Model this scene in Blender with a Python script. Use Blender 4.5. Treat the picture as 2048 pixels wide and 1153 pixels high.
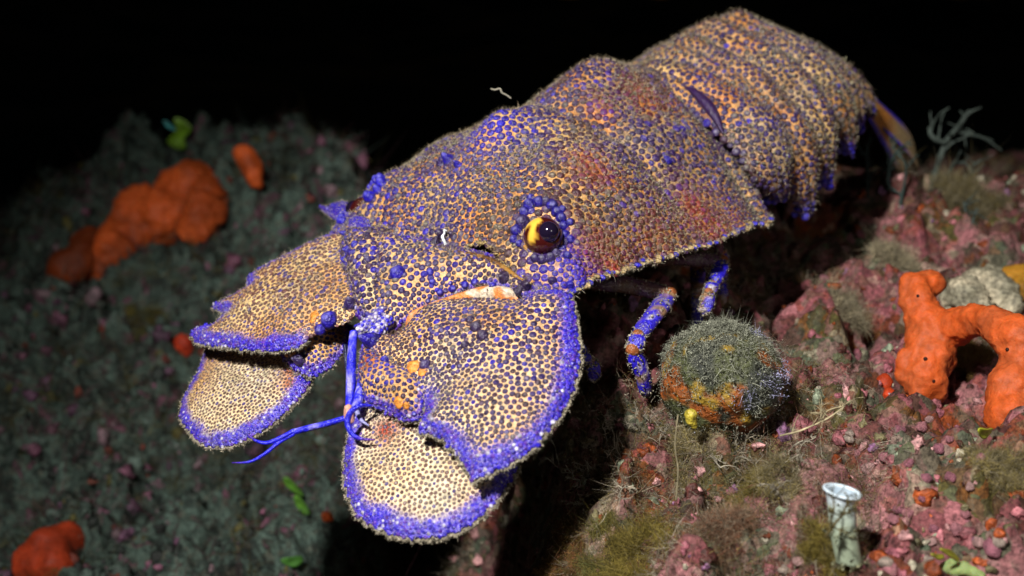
import bpy, bmesh, math, random
import numpy as np
from mathutils import Vector, Matrix
from mathutils.bvhtree import BVHTree

# ------------------------------------------------------------------ scene, camera, light
for o in list(bpy.data.objects):
    bpy.data.objects.remove(o)
scene = bpy.context.scene
COL = scene.collection
rng = np.random.default_rng(7)
random.seed(7)
S = 0.01                       # everything below is laid out in centimetres

PITCH = math.radians(18.0)
CAM = np.array([0.0, 0.0, 12.0])
cam_d = bpy.data.cameras.new('camera')
cam = bpy.data.objects.new('camera', cam_d)
COL.objects.link(cam)
cam.location = CAM * S
cam.rotation_euler = (math.pi / 2 - PITCH, 0, 0)
cam_d.lens = 38.0
cam_d.sensor_width = 36.0
cam_d.clip_start = 0.01
cam_d.clip_end = 100.0
cam_d.dof.use_dof = True
cam_d.dof.focus_distance = 0.272
cam_d.dof.aperture_fstop = 12.5
scene.camera = cam

world = bpy.data.worlds.new('World')
scene.world = world
world.use_nodes = True
wn, wl = world.node_tree.nodes, world.node_tree.links
wbg = wn['Background']
sky = wn.new('ShaderNodeTexSky')
sky.sky_type = 'NISHITA'
sky.sun_disc = False
sky.sun_elevation = math.radians(4.0)
sky.sun_rotation = math.radians(0.0)
wl.new(sky.outputs[0], wbg.inputs[0])
wbg.inputs[1].default_value = 0.0012       # night under water: hardly any light from the surface

def spot_lamp(name, loc, target, energy, size, cone, colour):
    d = bpy.data.lights.new(name, 'SPOT')
    d.energy = energy
    d.shadow_soft_size = size * S
    d.spot_size = math.radians(cone)
    d.spot_blend = 0.9
    d.color = colour
    o = bpy.data.objects.new(name, d)
    COL.objects.link(o)
    o.location = Vector(loc) * S
    o.rotation_euler = (Vector(target) - Vector(loc)).to_track_quat('-Z', 'Y').to_euler()
    return o
# the diver's flash at upper left, then a weak added fill
spot_lamp('strobe_and_fill', (-15, -3, 38), (3, 33, 3), 18.5, 1.8, 72, (1.0, 0.96, 0.9))
spot_lamp('strobe_and_fill', (17, 1, 20), (10, 32, 0), 0.45, 2.5, 70, (1.0, 0.96, 0.9))  # fill spot added on the right, not a second flash

scene.view_settings.view_transform = 'Standard'
scene.view_settings.look = 'None'
scene.view_settings.exposure = 0.0
scene.view_settings.gamma = 1.0
scene.view_settings.use_curve_mapping = False
scene.cycles.use_denoising = True
scene.cycles.max_bounces = 5
scene.cycles.diffuse_bounces = 2

# ------------------------------------------------------------------ geometry helpers
FPX = 2048 * 38.0 / 36.0
CR = np.array([1.0, 0, 0])
CU = np.array([0, math.sin(PITCH), math.cos(PITCH)])
CB = np.array([0, -math.cos(PITCH), math.sin(PITCH)])

def ray(px, py):
    return CR * ((px - 1024) / FPX) - CU * ((py - 576.5) / FPX) - CB
def at(px, py, depth):
    return CAM + ray(px, py) * depth
# pose of the lobster: forward, left, up seen from the camera
RC = np.array([[-0.6894, 0.72036, -0.07619], [-0.27141, -0.15936, 0.94918], [0.67161, 0.67504, 0.30537]])
TC = np.array([-2.28705, 1.92077, -29.11519])
C2W = np.stack([CR, CU, CB], 1)
RW = C2W @ RC
OW = C2W @ TC + CAM
def l2w(P):
    return np.asarray(P, float) @ RW.T + OW
def w2l(P):
    return (np.asarray(P, float) - OW) @ RW

def _hash(ix, iy, iz, seed):
    h = (ix * 374761393 + iy * 668265263 + iz * 2147483647 + seed * 1274126177) & 0xffffffff
    h = ((h ^ (h >> 13)) * 1274126177) & 0xffffffff
    h = h ^ (h >> 16)
    return (h & 0xffff) / 32767.5 - 1.0
def noise(P, scale=1.0, seed=0):
    P = np.asarray(P, float) * scale
    i = np.floor(P).astype(np.int64)
    f = P - i
    u = f * f * (3 - 2 * f)
    r = np.zeros(len(P))
    for dx in (0, 1):
        wx = u[:, 0] if dx else 1 - u[:, 0]
        for dy in (0, 1):
            wy = u[:, 1] if dy else 1 - u[:, 1]
            for dz in (0, 1):
                wz = u[:, 2] if dz else 1 - u[:, 2]
                r += wx * wy * wz * _hash(i[:, 0] + dx, i[:, 1] + dy, i[:, 2] + dz, seed)
    return r
def fbm(P, scale=1.0, seed=0, octv=4, gain=0.5):
    r, a = 0, 1.0
    for k in range(octv):
        r = r + a * noise(P, scale * 2.03 ** k, seed + 17 * k)
        a *= gain
    return r
def smooth(a, b, x):
    t = np.clip((x - a) / (b - a), 0, 1)
    return t * t * (3 - 2 * t)
def mix(a, b, t):
    a, b = np.asarray(a, float), np.asarray(b, float)
    t = np.asarray(t, float)
    if t.ndim:
        t = t[:, None]
    return a * (1 - t) + b * t

def mesh_data(name, V, F, mat, col=None, smooth_shade=True):
    V = np.asarray(V, float)
    me = bpy.data.meshes.new(name)
    if isinstance(F, np.ndarray):
        nf, k = F.shape
        me.vertices.add(len(V)); me.loops.add(nf * k); me.polygons.add(nf)
        me.vertices.foreach_set('co', (V * S).astype(np.float32).ravel())
        me.loops.foreach_set('vertex_index', F.astype(np.int32).ravel())
        me.polygons.foreach_set('loop_start', np.arange(0, nf * k, k, dtype=np.int32))
        me.polygons.foreach_set('loop_total', np.full(nf, k, dtype=np.int32))
    else:
        me.from_pydata((V * S).tolist(), [], [list(map(int, f)) for f in F])
    me.update(calc_edges=True)
    if smooth_shade:
        me.polygons.foreach_set('use_smooth', np.ones(len(me.polygons), dtype=bool))
    if col is not None:
        c = np.ones((len(V), 4), np.float32)
        c[:, :3] = np.clip(col, 0.0, 1.0)
        at_ = me.color_attributes.new('col', 'FLOAT_COLOR', 'POINT')
        at_.data.foreach_set('color', c.ravel())
    me.materials.append(mat)
    return me
def tag(o, label=None, cat=None, group=None, kind=None):
    if label: o['label'] = label
    if cat: o['category'] = cat
    if group: o['group'] = group
    if kind: o['kind'] = kind
    return o
def mk(name, V, F, mat, parent=None, col=None, kind=None, smooth_shade=True, base=None):
    """one mesh object from world-space centimetres"""
    V = np.asarray(V, float)
    if parent is not None:
        b = np.array(parent['_b'])
    elif base is not None:
        b = np.asarray(base, float)
    else:
        b = np.zeros(3)
    o = bpy.data.objects.new(name, mesh_data(name, V - b, F, mat, col, smooth_shade))
    COL.objects.link(o)
    o['_b'] = [float(x) for x in b]
    if parent is not None:
        o.parent = parent
    else:
        o.location = Vector(b) * S
    if kind: o['kind'] = kind
    return o
def thing(name, base, label, cat, group=None):
    o = bpy.data.objects.new(name, None)
    COL.objects.link(o)
    o.location = Vector(base) * S
    o.empty_display_size = 0.01
    o['_b'] = [float(x) for x in base]
    return tag(o, label, cat, group)

def catmull(P, n, closed=False):
    P = np.asarray(P, float)
    m = len(P)
    out = []
    segs = m if closed else m - 1
    for i in range(segs):
        if closed:
            a, b, c, d = P[(i - 1) % m], P[i], P[(i + 1) % m], P[(i + 2) % m]
        else:
            a, b, c, d = P[max(i - 1, 0)], P[i], P[i + 1], P[min(i + 2, m - 1)]
        t = np.linspace(0, 1, n, endpoint=False)[:, None]
        out.append(0.5 * (2 * b + (c - a) * t + (2 * a - 5 * b + 4 * c - d) * t ** 2 + (3 * b - a - 3 * c + d) * t ** 3))
    out = np.concatenate(out)
    if not closed:
        out = np.concatenate([out, P[-1:]])
    return out
def resample_closed(P, n):
    Q = np.concatenate([P, P[:1]])
    d = np.r_[0, np.cumsum(np.linalg.norm(np.diff(Q, axis=0), axis=1))]
    s = np.linspace(0, d[-1], n, endpoint=False)
    return np.stack([np.interp(s, d, Q[:, k]) for k in range(P.shape[1])], 1)
def grid_faces(nu, nv, closed_v=False):
    i, j = np.meshgrid(np.arange(nu - 1), np.arange(nv if closed_v else nv - 1), indexing='ij')
    j2 = (j + 1) % nv
    return np.stack([i * nv + j, i * nv + j2, (i + 1) * nv + j2, (i + 1) * nv + j], -1).reshape(-1, 4)
def tube(P, rad, nseg=10, sub=6, flat=1.0, upv=None):
    """closed tapered tube through P; returns V, F"""
    P = np.asarray(P, float)
    rad = np.asarray(rad, float)
    Q = catmull(np.c_[P, rad], sub)
    P, rad = Q[:, :3], np.maximum(Q[:, 3], 0.004)
    T = np.gradient(P, axis=0)
    T /= np.linalg.norm(T, axis=1)[:, None] + 1e-9
    u = np.cross(T[0], [0.3, 0.2, 1.0] if upv is None else upv)
    u /= np.linalg.norm(u)
    V = []
    a = np.linspace(0, 2 * math.pi, nseg, endpoint=False)
    for k in range(len(P)):
        u = u - T[k] * np.dot(u, T[k])
        u /= np.linalg.norm(u)
        w = np.cross(T[k], u)
        V.append(P[k] + rad[k] * (np.cos(a)[:, None] * u + flat * np.sin(a)[:, None] * w))
    n = len(P)
    V = np.concatenate(V + [P[:1] - T[:1] * rad[0] * 0.5, P[-1:] + T[-1:] * rad[-1] * 0.5])
    F = [list(f) for f in grid_faces(n, nseg, True)]
    for j in range(nseg):
        F.append([n * nseg, (j + 1) % nseg, j])
        F.append([n * nseg + 1, (n - 1) * nseg + j, (n - 1) * nseg + (j + 1) % nseg])
    return V, F
def join_vf(parts):
    V, F, n = [], [], 0
    for v, f in parts:
        V.append(np.asarray(v, float))
        F.extend([[int(i) + n for i in g] for g in f])
        n += len(v)
    return np.concatenate(V), F
def quads_to_tris(F):
    F = np.asarray(F)
    return np.concatenate([F[:, [0, 1, 2]], F[:, [0, 2, 3]]])
def vert_normals(V, T):
    N = np.zeros_like(V)
    n = np.cross(V[T[:, 1]] - V[T[:, 0]], V[T[:, 2]] - V[T[:, 0]])
    for k in range(3):
        np.add.at(N, T[:, k], n)
    return N / (np.linalg.norm(N, axis=1)[:, None] + 1e-12)
def scatter(V, T, spacing, N=None, over=9.0):
    """poisson-like points on triangles; spacing is a function of points"""
    if N is None:
        N = vert_normals(V, T)
    a = 0.5 * np.linalg.norm(np.cross(V[T[:, 1]] - V[T[:, 0]], V[T[:, 2]] - V[T[:, 0]]), axis=1)
    cen = V[T].mean(1)
    sp = spacing(cen)
    wgt = a / sp ** 2
    n = int(wgt.sum() * over)
    idx = rng.choice(len(T), n, p=wgt / wgt.sum())
    r1, r2 = np.sqrt(rng.random(n)), rng.random(n)
    b = np.stack([1 - r1, r1 * (1 - r2), r1 * r2], 1)
    P = (V[T[idx]] * b[:, :, None]).sum(1)
    Nn = (N[T[idx]] * b[:, :, None]).sum(1)
    Nn /= np.linalg.norm(Nn, axis=1)[:, None] + 1e-9
    s = sp[idx] * rng.uniform(0.8, 1.15, n)
    cell = float(s.max())
    grid, keep = {}, []
    Pl = P.tolist(); sl = s.tolist()
    for k in range(n):
        x, y, z = Pl[k]
        gx, gy, gz = int(x // cell), int(y // cell), int(z // cell)
        ok = True
        for dx in (-1, 0, 1):
            for dy in (-1, 0, 1):
                for dz in (-1, 0, 1):
                    for m in grid.get((gx + dx, gy + dy, gz + dz), ()):
                        q = Pl[m]
                        d = 0.5 * (sl[k] + sl[m])
                        if (q[0] - x) ** 2 + (q[1] - y) ** 2 + (q[2] - z) ** 2 < d * d:
                            ok = False
                            break
                    if not ok: break
                if not ok: break
            if not ok: break
        if ok:
            grid.setdefault((gx, gy, gz), []).append(k)
            keep.append(k)
    keep = np.array(keep, int)
    return P[keep], Nn[keep], s[keep]
def relax(P, N, V, T, it=3):
    """even the spacing out so that the granules pack like cells"""
    from mathutils.kdtree import KDTree
    bvh = BVHTree.FromPolygons(V.tolist(), T.tolist())
    n = len(P)
    if n < 12: return P, N
    m = 8
    for k in range(it):
        kd = KDTree(n)
        for i_, p_ in enumerate(P): kd.insert(p_, i_)
        kd.balance()
        nb = [kd.find_n(p_, m)[1:] for p_ in P]
        I = np.array([[q[1] for q in x] for x in nb]); D = np.array([[q[2] for q in x] for x in nb])
        tgt = D[:, :6].mean(1, keepdims=True) * 1.12
        w = np.clip(tgt - D, 0, None) / (D + 1e-6)
        mv = ((P[:, None] - P[I]) * w[..., None]).sum(1) * 0.22
        Q = P + mv
        for i_ in range(n):
            h = bvh.find_nearest(Vector(Q[i_]))
            if h[0] is not None:
                Q[i_] = h[0][:]
                if k == it - 1:
                    nn_ = np.array(h[1][:])
                    N[i_] = nn_ if np.dot(nn_, N[i_]) > 0 else -nn_
        P = Q
    return P, N
def frames(N):
    r = rng.normal(size=N.shape)
    U = np.cross(N, r)
    U /= np.linalg.norm(U, axis=1)[:, None] + 1e-9
    return U, np.cross(N, U)
# a little dome: three rings of eight and a tip
_a = np.linspace(0, 2 * math.pi, 8, endpoint=False)
DOME = np.concatenate([np.stack([r * np.cos(_a + o), r * np.sin(_a + o), np.full(8, z)], 1)
                       for r, z, o in ((1.0, -0.25, 0), (0.93, 0.28, 0), (0.58, 0.78, 0.2))] + [np.array([[0, 0, 1.0]])])
DOME_T = np.concatenate([quads_to_tris(grid_faces(3, 8, True)), np.stack([16 + np.arange(8), 16 + (np.arange(8) + 1) % 8, np.full(8, 24)], 1)])
def domes(P, N, rad, hgt, base_col, rim_col, tip_col):
    n = len(P)
    U, W = frames(N)
    D = DOME[None]
    V = P[:, None] + rad[:, None, None] * (D[:, :, :1] * U[:, None] + D[:, :, 1:2] * W[:, None]) + hgt[:, None, None] * D[:, :, 2:] * N[:, None]
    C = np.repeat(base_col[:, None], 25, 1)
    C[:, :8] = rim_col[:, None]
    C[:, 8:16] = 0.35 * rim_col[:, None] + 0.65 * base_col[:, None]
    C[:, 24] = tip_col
    F = (DOME_T[None] + 25 * np.arange(n)[:, None, None]).reshape(-1, 3)
    return V.reshape(-1, 3), F, C.reshape(-1, 3)
def flecks(P, N, size, lift=0.3):
    """tiny irregular crumbs (tetrahedra)"""
    n = len(P)
    V = rng.normal(size=(n, 4, 3)) * size[:, None, None] * 0.6 + (P + N * size[:, None] * lift)[:, None]
    F = (np.array([[0, 1, 2], [0, 3, 1], [1, 3, 2], [2, 3, 0]])[None] + 4 * np.arange(n)[:, None, None]).reshape(-1, 3)
    return V.reshape(-1, 3), F
def bristles(P, D, length, width, bend=0.3):
    """short tapering hairs: two-segment ribbons"""
    n = len(P)
    U, W = frames(D)
    k = (U * rng.normal(size=(n, 1)) + W * rng.normal(size=(n, 1))) * bend
    mid = P + D * (length * 0.5)[:, None] + k * (length * 0.25)[:, None]
    tip = P + D * length[:, None] + k * length[:, None]
    w = width[:, None]
    V = np.stack([P - U * w, P + U * w, mid - U * w * 0.7, mid + U * w * 0.7, tip], 1)
    F = (np.array([[0, 1, 3], [0, 3, 2], [2, 3, 4]])[None] + 5 * np.arange(n)[:, None, None]).reshape(-1, 3)
    return V.reshape(-1, 3), F

# ------------------------------------------------------------------ materials
def new_mat(name):
    m = bpy.data.materials.new(name)
    m.use_nodes = True
    nt = m.node_tree
    return m, nt.nodes, nt.links, nt.nodes['Principled BSDF']
def n_noise(N, L, vec, scale, detail=4, rough=0.55, dist=0.0):
    t = N.new('ShaderNodeTexNoise')
    t.inputs['Scale'].default_value = scale
    t.inputs['Detail'].default_value = detail
    t.inputs['Roughness'].default_value = rough
    t.inputs['Distortion'].default_value = dist
    L.new(vec, t.inputs['Vector'])
    return t.outputs['Fac']
def n_ramp(N, L, fac, stops, interp='LINEAR'):
    r = N.new('ShaderNodeValToRGB')
    r.color_ramp.interpolation = interp
    e = r.color_ramp.elements
    while len(e) < len(stops): e.new(0.5)
    for k, (p, c) in enumerate(stops):
        e[k].position = p
        e[k].color = (*c, 1) if len(c) == 3 else c
    L.new(fac, r.inputs[0])
    return r.outputs[0]
def n_mix(N, L, fac, a, b, mode='MIX'):
    m = N.new('ShaderNodeMix')
    m.data_type = 'RGBA'
    m.blend_type = mode
    for sock, v in ((0, fac), (6, a), (7, b)):
        if hasattr(v, 'is_linked') or hasattr(v, 'links'):
            L.new(v, m.inputs[sock])
        elif isinstance(v, (int, float)):
            m.inputs[sock].default_value = v
        else:
            m.inputs[sock].default_value = (*v, 1)
    return m.outputs[2]
def n_bump(N, L, h, dist, strength, bsdf):
    b = N.new('ShaderNodeBump')
    b.inputs['Distance'].default_value = dist
    b.inputs['Strength'].default_value = strength
    L.new(h, b.inputs['Height'])
    L.new(b.outputs[0], bsdf.inputs['Normal'])
def obj_coords(N):
    return N.new('ShaderNodeTexCoord').outputs['Object']
def attr(N, name='col'):
    a = N.new('ShaderNodeAttribute')
    a.attribute_name = name
    return a.outputs['Color']

def shell_material(name, dirt, rough, spec=0.5, lo=0.62, hi=1.25):
    m, N, L, B = new_mat(name)
    v = obj_coords(N)
    c = attr(N)
    var = n_ramp(N, L, n_noise(N, L, v, 900, 3, 0.6), [(0.3, (lo,) * 3), (0.7, (hi,) * 3)])
    c = n_mix(N, L, 1.0, c, var, 'MULTIPLY')
    if dirt > 0:
        d1 = n_ramp(N, L, n_noise(N, L, v, 60, 6, 0.68, 0.6), [(0.44, (0, 0, 0)), (0.64, (dirt, dirt, dirt))])
        d2 = n_ramp(N, L, n_noise(N, L, v, 700, 3, 0.7), [(0.4, (0.1, 0.1, 0.1)), (0.58, (1, 1, 1))])
        dm = n_mix(N, L, 1.0, d1, d2, 'MULTIPLY')
        c = n_mix(N, L, dm, c, (0.17, 0.145, 0.105))
    L.new(c, B.inputs['Base Color'])
    B.inputs['Roughness'].default_value = rough
    B.inputs['Specular IOR Level'].default_value = spec
    n_bump(N, L, n_noise(N, L, v, 1300, 3, 0.6), 0.0006, 0.9, B)
    return m
M_SHELL = shell_material('lobster_shell', 0.75, 0.27, 0.8)
M_GRAN = shell_material('lobster_granules', 0.4, 0.3, 0.5, 0.35, 1.4)
M_PLATE = shell_material('lobster_antennal_shell', 0.4, 0.27, 0.8)
M_CLEAN = shell_material('lobster_smooth_cuticle', 0.0, 0.28, 0.6)

def attr_material(name, rough=0.85, spec=0.2, noise_scale=600, lo=0.6, hi=1.3, bump=0.0):
    m, N, L, B = new_mat(name)
    v = obj_coords(N)
    f = n_noise(N, L, v, noise_scale, 3, 0.6)
    c = n_mix(N, L, 1.0, attr(N), n_ramp(N, L, f, [(0.3, (lo,) * 3), (0.7, (hi,) * 3)]), 'MULTIPLY')
    L.new(c, B.inputs['Base Color'])
    B.inputs['Roughness'].default_value = rough
    B.inputs['Specular IOR Level'].default_value = spec
    if bump:
        n_bump(N, L, f, bump, 0.7, B)
    return m
M_SILT = attr_material('silt_crumbs')
M_ALGA = attr_material('filament_algae', 0.7, 0.3, 300)
M_CRUST = attr_material('crusted_growth', 0.55, 0.4, 700, 0.3, 1.6, 0.0016)
M_SPONGE = attr_material('sponge_flesh', 0.6, 0.25, 420, 0.72, 1.2, 0.0009)
_sb = M_SPONGE.node_tree.nodes['Principled BSDF']
_sb.inputs['Subsurface Weight'].default_value = 0.25
_sb.inputs['Subsurface Radius'].default_value = (0.004, 0.0012, 0.0005)
_sb.inputs['Subsurface Scale'].default_value = 1.0
M_TUBE = attr_material('calcareous_tube', 0.45, 0.4, 500, 0.75, 1.15, 0.0004)
M_EYE, _N, _L, _B = new_mat('glossy_eye')
_L.new(attr(_N), _B.inputs['Base Color'])
_B.inputs['Roughness'].default_value = 0.06
_B.inputs['Specular IOR Level'].default_value = 0.8
M_LEAF = attr_material('green_blade', 0.4, 0.5, 300, 0.7, 1.25)

def reef_material():
    m, N, L, B = new_mat('reef_crust')
    v = obj_coords(N)
    # warp the coordinates so that the crust patches have ragged outlines
    nz = N.new('ShaderNodeTexNoise'); nz.inputs['Scale'].default_value = 120; nz.inputs['Detail'].default_value = 4
    L.new(v, nz.inputs['Vector'])
    sc = N.new('ShaderNodeVectorMath'); sc.operation = 'MULTIPLY_ADD'
    L.new(nz.outputs['Color'], sc.inputs[0]); sc.inputs[1].default_value = (0.014,) * 3; L.new(v, sc.inputs[2])
    w = sc.outputs[0]
    def vor(scale):
        t = N.new('ShaderNodeTexVoronoi'); t.inputs['Scale'].default_value = scale; L.new(w, t.inputs['Vector'])
        s = N.new('ShaderNodeSeparateColor'); L.new(t.outputs['Color'], s.inputs[0])
        return s.outputs[0], t.outputs['Distance']
    a1, d1 = vor(70)
    a2, d2 = vor(260)
    pal = [(0.0, (0.28, 0.085, 0.10)), (0.14, (0.075, 0.02, 0.016)), (0.28, (0.15, 0.055, 0.05)), (0.38, (0.09, 0.075, 0.02)),
           (0.5, (0.42, 0.18, 0.19)), (0.6, (0.06, 0.045, 0.03)), (0.72, (0.25, 0.05, 0.010)), (0.83, (0.46, 0.36, 0.26)), (0.9, (0.11, 0.14, 0.09))]
    c1 = n_ramp(N, L, a1, pal, 'CONSTANT')
    c2 = n_ramp(N, L, a2, pal, 'CONSTANT')
    c = n_mix(N, L, 0.42, c1, c2)
    # the side that falls away into the dark is overgrown with grey-green silt and turf
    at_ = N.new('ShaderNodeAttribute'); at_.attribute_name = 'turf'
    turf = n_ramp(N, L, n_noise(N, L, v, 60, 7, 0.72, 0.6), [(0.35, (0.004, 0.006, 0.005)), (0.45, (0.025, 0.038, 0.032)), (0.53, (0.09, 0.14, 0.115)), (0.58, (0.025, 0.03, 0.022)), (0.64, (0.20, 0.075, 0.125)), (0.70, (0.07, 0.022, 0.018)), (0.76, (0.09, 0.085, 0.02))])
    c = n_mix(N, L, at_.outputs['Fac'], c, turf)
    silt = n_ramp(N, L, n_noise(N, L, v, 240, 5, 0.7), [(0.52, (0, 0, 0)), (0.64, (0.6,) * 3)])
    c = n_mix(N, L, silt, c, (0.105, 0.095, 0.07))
    fine = n_ramp(N, L, n_noise(N, L, v, 800, 3, 0.7), [(0.3, (0.25,) * 3), (0.7, (1.6,) * 3)])
    c = n_mix(N, L, 1.0, c, fine, 'MULTIPLY')
    L.new(c, B.inputs['Base Color'])
    B.inputs['Roughness'].default_value = 0.75
    B.inputs['Specular IOR Level'].default_value = 0.3
    n_bump(N, L, n_noise(N, L, v, 520, 5, 0.7), 0.0016, 0.8, B)
    return m
M_REEF = reef_material()

# ------------------------------------------------------------------ the reef
def reef_height(X, Y, detail=True):
    X = np.asarray(X, float); Y = np.asarray(Y, float)
    P = np.stack([X, Y, np.zeros_like(X)], 1)
    edge = 1.5 - 0.22 * (Y - 22) + 1.6 * noise(P, 0.13, 5)          # the lip the lobster hangs over
    k = smooth(-3.2, 2.2, X - edge)
    right = 0.2 + 0.012 * (Y - 25) + 0.9 * noise(P, 0.09, 3) + 0.7 * smooth(10, 17, X) * smooth(26, 40, Y) - 0.5 * smooth(22, 17, Y)
    right = right - 10.0 * smooth(45, 60, Y + 2.0 * noise(P, 0.12, 8))
    left = -13.5 + 10.6 * smooth(36, 74, Y) * (1 - 0.55 * smooth(-24, -40, X)) + 1.2 * noise(P, 0.11, 9) + 2.2 * np.exp(-((X + 22) ** 2 + (Y - 64) ** 2) / 70)
    left = left - 16.0 * smooth(74, 88, Y + 2.0 * noise(P, 0.12, 8))
    left = left + 6.0 * smooth(-22, -5, X) * smooth(30, 55, Y) * smooth(80, 60, Y)
    left = left + 1.6 * (np.abs(fbm(P, 0.16, 121, 2)) - 0.3) + 1.3 * (np.abs(fbm(P, 0.4, 125, 2)) - 0.3)
    Z = left * (1 - k) + right * k
    if detail:
        Z = Z + 0.8 * fbm(P, 0.25, 11, 3) + 1.0 * (np.abs(fbm(P, 0.40, 21, 2)) - 0.3) + 0.7 * (np.abs(fbm(P, 1.0, 31, 2)) - 0.3) + 0.2 * np.abs(fbm(P, 2.4, 35, 2)) + 0.07 * fbm(P, 5.5, 41, 2)
        pit = smooth(0.3, 0.7, noise(P, 0.55, 51)) + 0.6 * smooth(0.35, 0.7, noise(P, 1.2, 53))
        Z = Z - 1.0 * pit
    return Z
NR, NC = 470, 620
yr = 11.0 * (100.0 / 11.0) ** np.linspace(0, 1, NR)
xc = np.linspace(-0.86, 0.82, NC)
GY = np.repeat(yr[:, None], NC, 1)
GX = GY * xc[None]
HV = np.stack([GX.ravel(), GY.ravel(), reef_height(GX.ravel(), GY.ravel())], 1)
HV[:, 0] += 0.25 * fbm(HV, 0.6, 61, 3)
HF = grid_faces(NR, NC)
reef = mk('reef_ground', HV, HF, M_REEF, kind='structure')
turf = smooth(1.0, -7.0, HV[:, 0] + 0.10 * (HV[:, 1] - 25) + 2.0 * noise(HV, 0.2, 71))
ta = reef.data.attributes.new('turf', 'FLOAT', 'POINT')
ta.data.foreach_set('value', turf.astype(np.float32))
reef_tree = BVHTree.FromPolygons(HV.tolist(), HF.tolist())
def hit_reef(px, py):
    d = Vector(ray(px, py)).normalized()
    h = reef_tree.ray_cast(Vector(CAM), d)
    if h[0] is None:
        return at(px, py, 60.0), np.array([0, 0, 1.0])
    return np.array(h[0]), np.array(h[1])
def ground_z(x, y):
    h = reef_tree.ray_cast(Vector((x, y, 60)), Vector((0, 0, -1)))
    return h[0].z if h[0] else 0.0
# the sea floor far below, dark beyond the reach of the lamps
gx = np.linspace(-700, 700, 90); gy = np.linspace(-200, 1200, 90)
SX, SY = np.meshgrid(gx, gy, indexing='ij')
SP = np.stack([SX.ravel(), SY.ravel(), np.zeros(SX.size)], 1)
SP[:, 2] = -45 + 14 * fbm(SP, 0.01, 3, 4)
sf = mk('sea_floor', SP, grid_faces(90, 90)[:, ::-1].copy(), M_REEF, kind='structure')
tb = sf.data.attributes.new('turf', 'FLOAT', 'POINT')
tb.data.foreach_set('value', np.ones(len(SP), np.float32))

# ------------------------------------------------------------------ the slipper lobster (local cm: x forward, y left, z up)
LOB = thing('slipper_lobster', l2w([(-6, 0, -5.2)])[0], 'granular orange and purple slipper lobster with blue rimmed paddle antennae perched on reef', 'lobster')
BLUE = np.array([0.022, 0.012, 0.60]); BLUE2 = np.array([0.10, 0.02, 0.42])
PURP = np.array([0.042, 0.022, 0.14]); PLUM = np.array([0.07, 0.026, 0.04])
CREAM = np.array([0.84, 0.57, 0.23]); ORANGE = np.array([0.70, 0.28, 0.06]); WHITE = np.array([0.88, 0.78, 0.56])
RED = np.array([0.42, 0.05, 0.015]); SILT = np.array([0.31, 0.275, 0.205])

solid = []                                     # world-space surfaces for later ray casts
def hit_list(bvh, px, py):
    h = bvh.ray_cast(Vector(CAM), Vector(ray(px, py)).normalized())
    return (np.array(h[0]), np.array(h[1])) if h[0] else (None, None)
def granule_part(parent, V, T, spacing, rfac, hfac, palette, N=None, name='granules', mat=None):
    """palette(P) -> body, rim, tip colours per granule (V in local cm)"""
    from mathutils.kdtree import KDTree
    P, Nn, s = scatter(V, T, spacing, N)
    P, Nn = relax(P, Nn, V, T)
    kd = KDTree(len(P))
    for i_, p_ in enumerate(P): kd.insert(p_, i_)
    kd.balance()
    nd = np.array([np.mean([q[2] for q in kd.find_n(p_, 5)[1:]]) for p_ in P])
    rad = np.minimum(nd, s * 1.7) * rfac * 0.86 * rng.uniform(0.80, 1.10, len(P))
    hgt = rad * hfac * rng.uniform(0.75, 1.2, len(P))
    b, r, t = palette(P)
    GV, GF, GC = domes(P, Nn, rad, hgt, b, r, t)
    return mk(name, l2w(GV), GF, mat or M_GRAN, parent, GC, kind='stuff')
def purple_palette(P, brown=0.4, blue=0.35, silt=0.3, seed=0, redf=None):
    n = len(P)
    nz = fbm(P, 0.5, seed, 3)
    k = np.clip(0.5 + 0.5 * nz + rng.normal(size=n) * 0.25, 0, 1)
    b = mix(np.tile(PURP, (n, 1)), PLUM, smooth(0.45, 0.9, k) * brown * 2 if brown < 0.5 else smooth(0.2, 0.9, k))
    m = rng.random(n) < blue * smooth(0.65, 0.2, k) * 1.6
    b[m] = mix(np.tile(BLUE * 0.7 + PURP * 0.3, (m.sum(), 1)), PURP, rng.random(m.sum()) * 0.6)
    b *= rng.uniform(0.5, 1.15, (n, 1))
    if redf is not None:
        b = mix(b, RED * 0.75, redf * 0.8)
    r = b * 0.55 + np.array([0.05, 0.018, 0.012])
    t = b + rng.random((n, 1)) ** 4 * 0.25 * np.array([0.95, 0.85, 1.0])  # pale tips: random highlights painted into the granule colour
    ms = (rng.random(n) < silt) & (noise(P, 0.7, seed + 5) > -0.2)
    ms = ms & (rng.random(n) < 0.6)
    t[ms] = SILT * rng.uniform(0.5, 1.3, (ms.sum(), 1))
    b[ms] = 0.75 * b[ms] + 0.25 * SILT
    return b, r, t

# --- carapace
NX, NV = 150, 190
ux = np.linspace(0, 1, NX)
tv = np.linspace(-1, 1, NV)
def interp(x, xs, ys):
    return np.interp(-np.asarray(x), -np.array(xs), ys)
CX = [0.35, 0.0, -0.5, -1.0, -2.3, -4.0, -6.0, -8.0, -9.6, -10.7]
def smooth_tab(ys):
    xs = np.linspace(0.35, -10.7, 400)
    y = interp(xs, CX, ys)
    k = np.hanning(41); k /= k.sum()
    yp = np.concatenate([2 * y[0] - y[20:0:-1], y, 2 * y[-1] - y[-2:-22:-1]])
    return xs, np.convolve(yp, k, 'valid')
tab_c = smooth_tab([-0.95, -0.55, 0.05, 0.55, 1.35, 2.05, 2.55, 2.75, 2.6, 2.2])
tab_e = smooth_tab([-1.75, -1.55, -1.4, -1.35, -1.35, -1.4, -1.45, -1.5, -1.5, -1.4])
tab_w = smooth_tab([4.75, 4.95, 5.0, 4.95, 4.95, 5.1, 5.2, 5.15, 4.95, 4.5])
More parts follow.
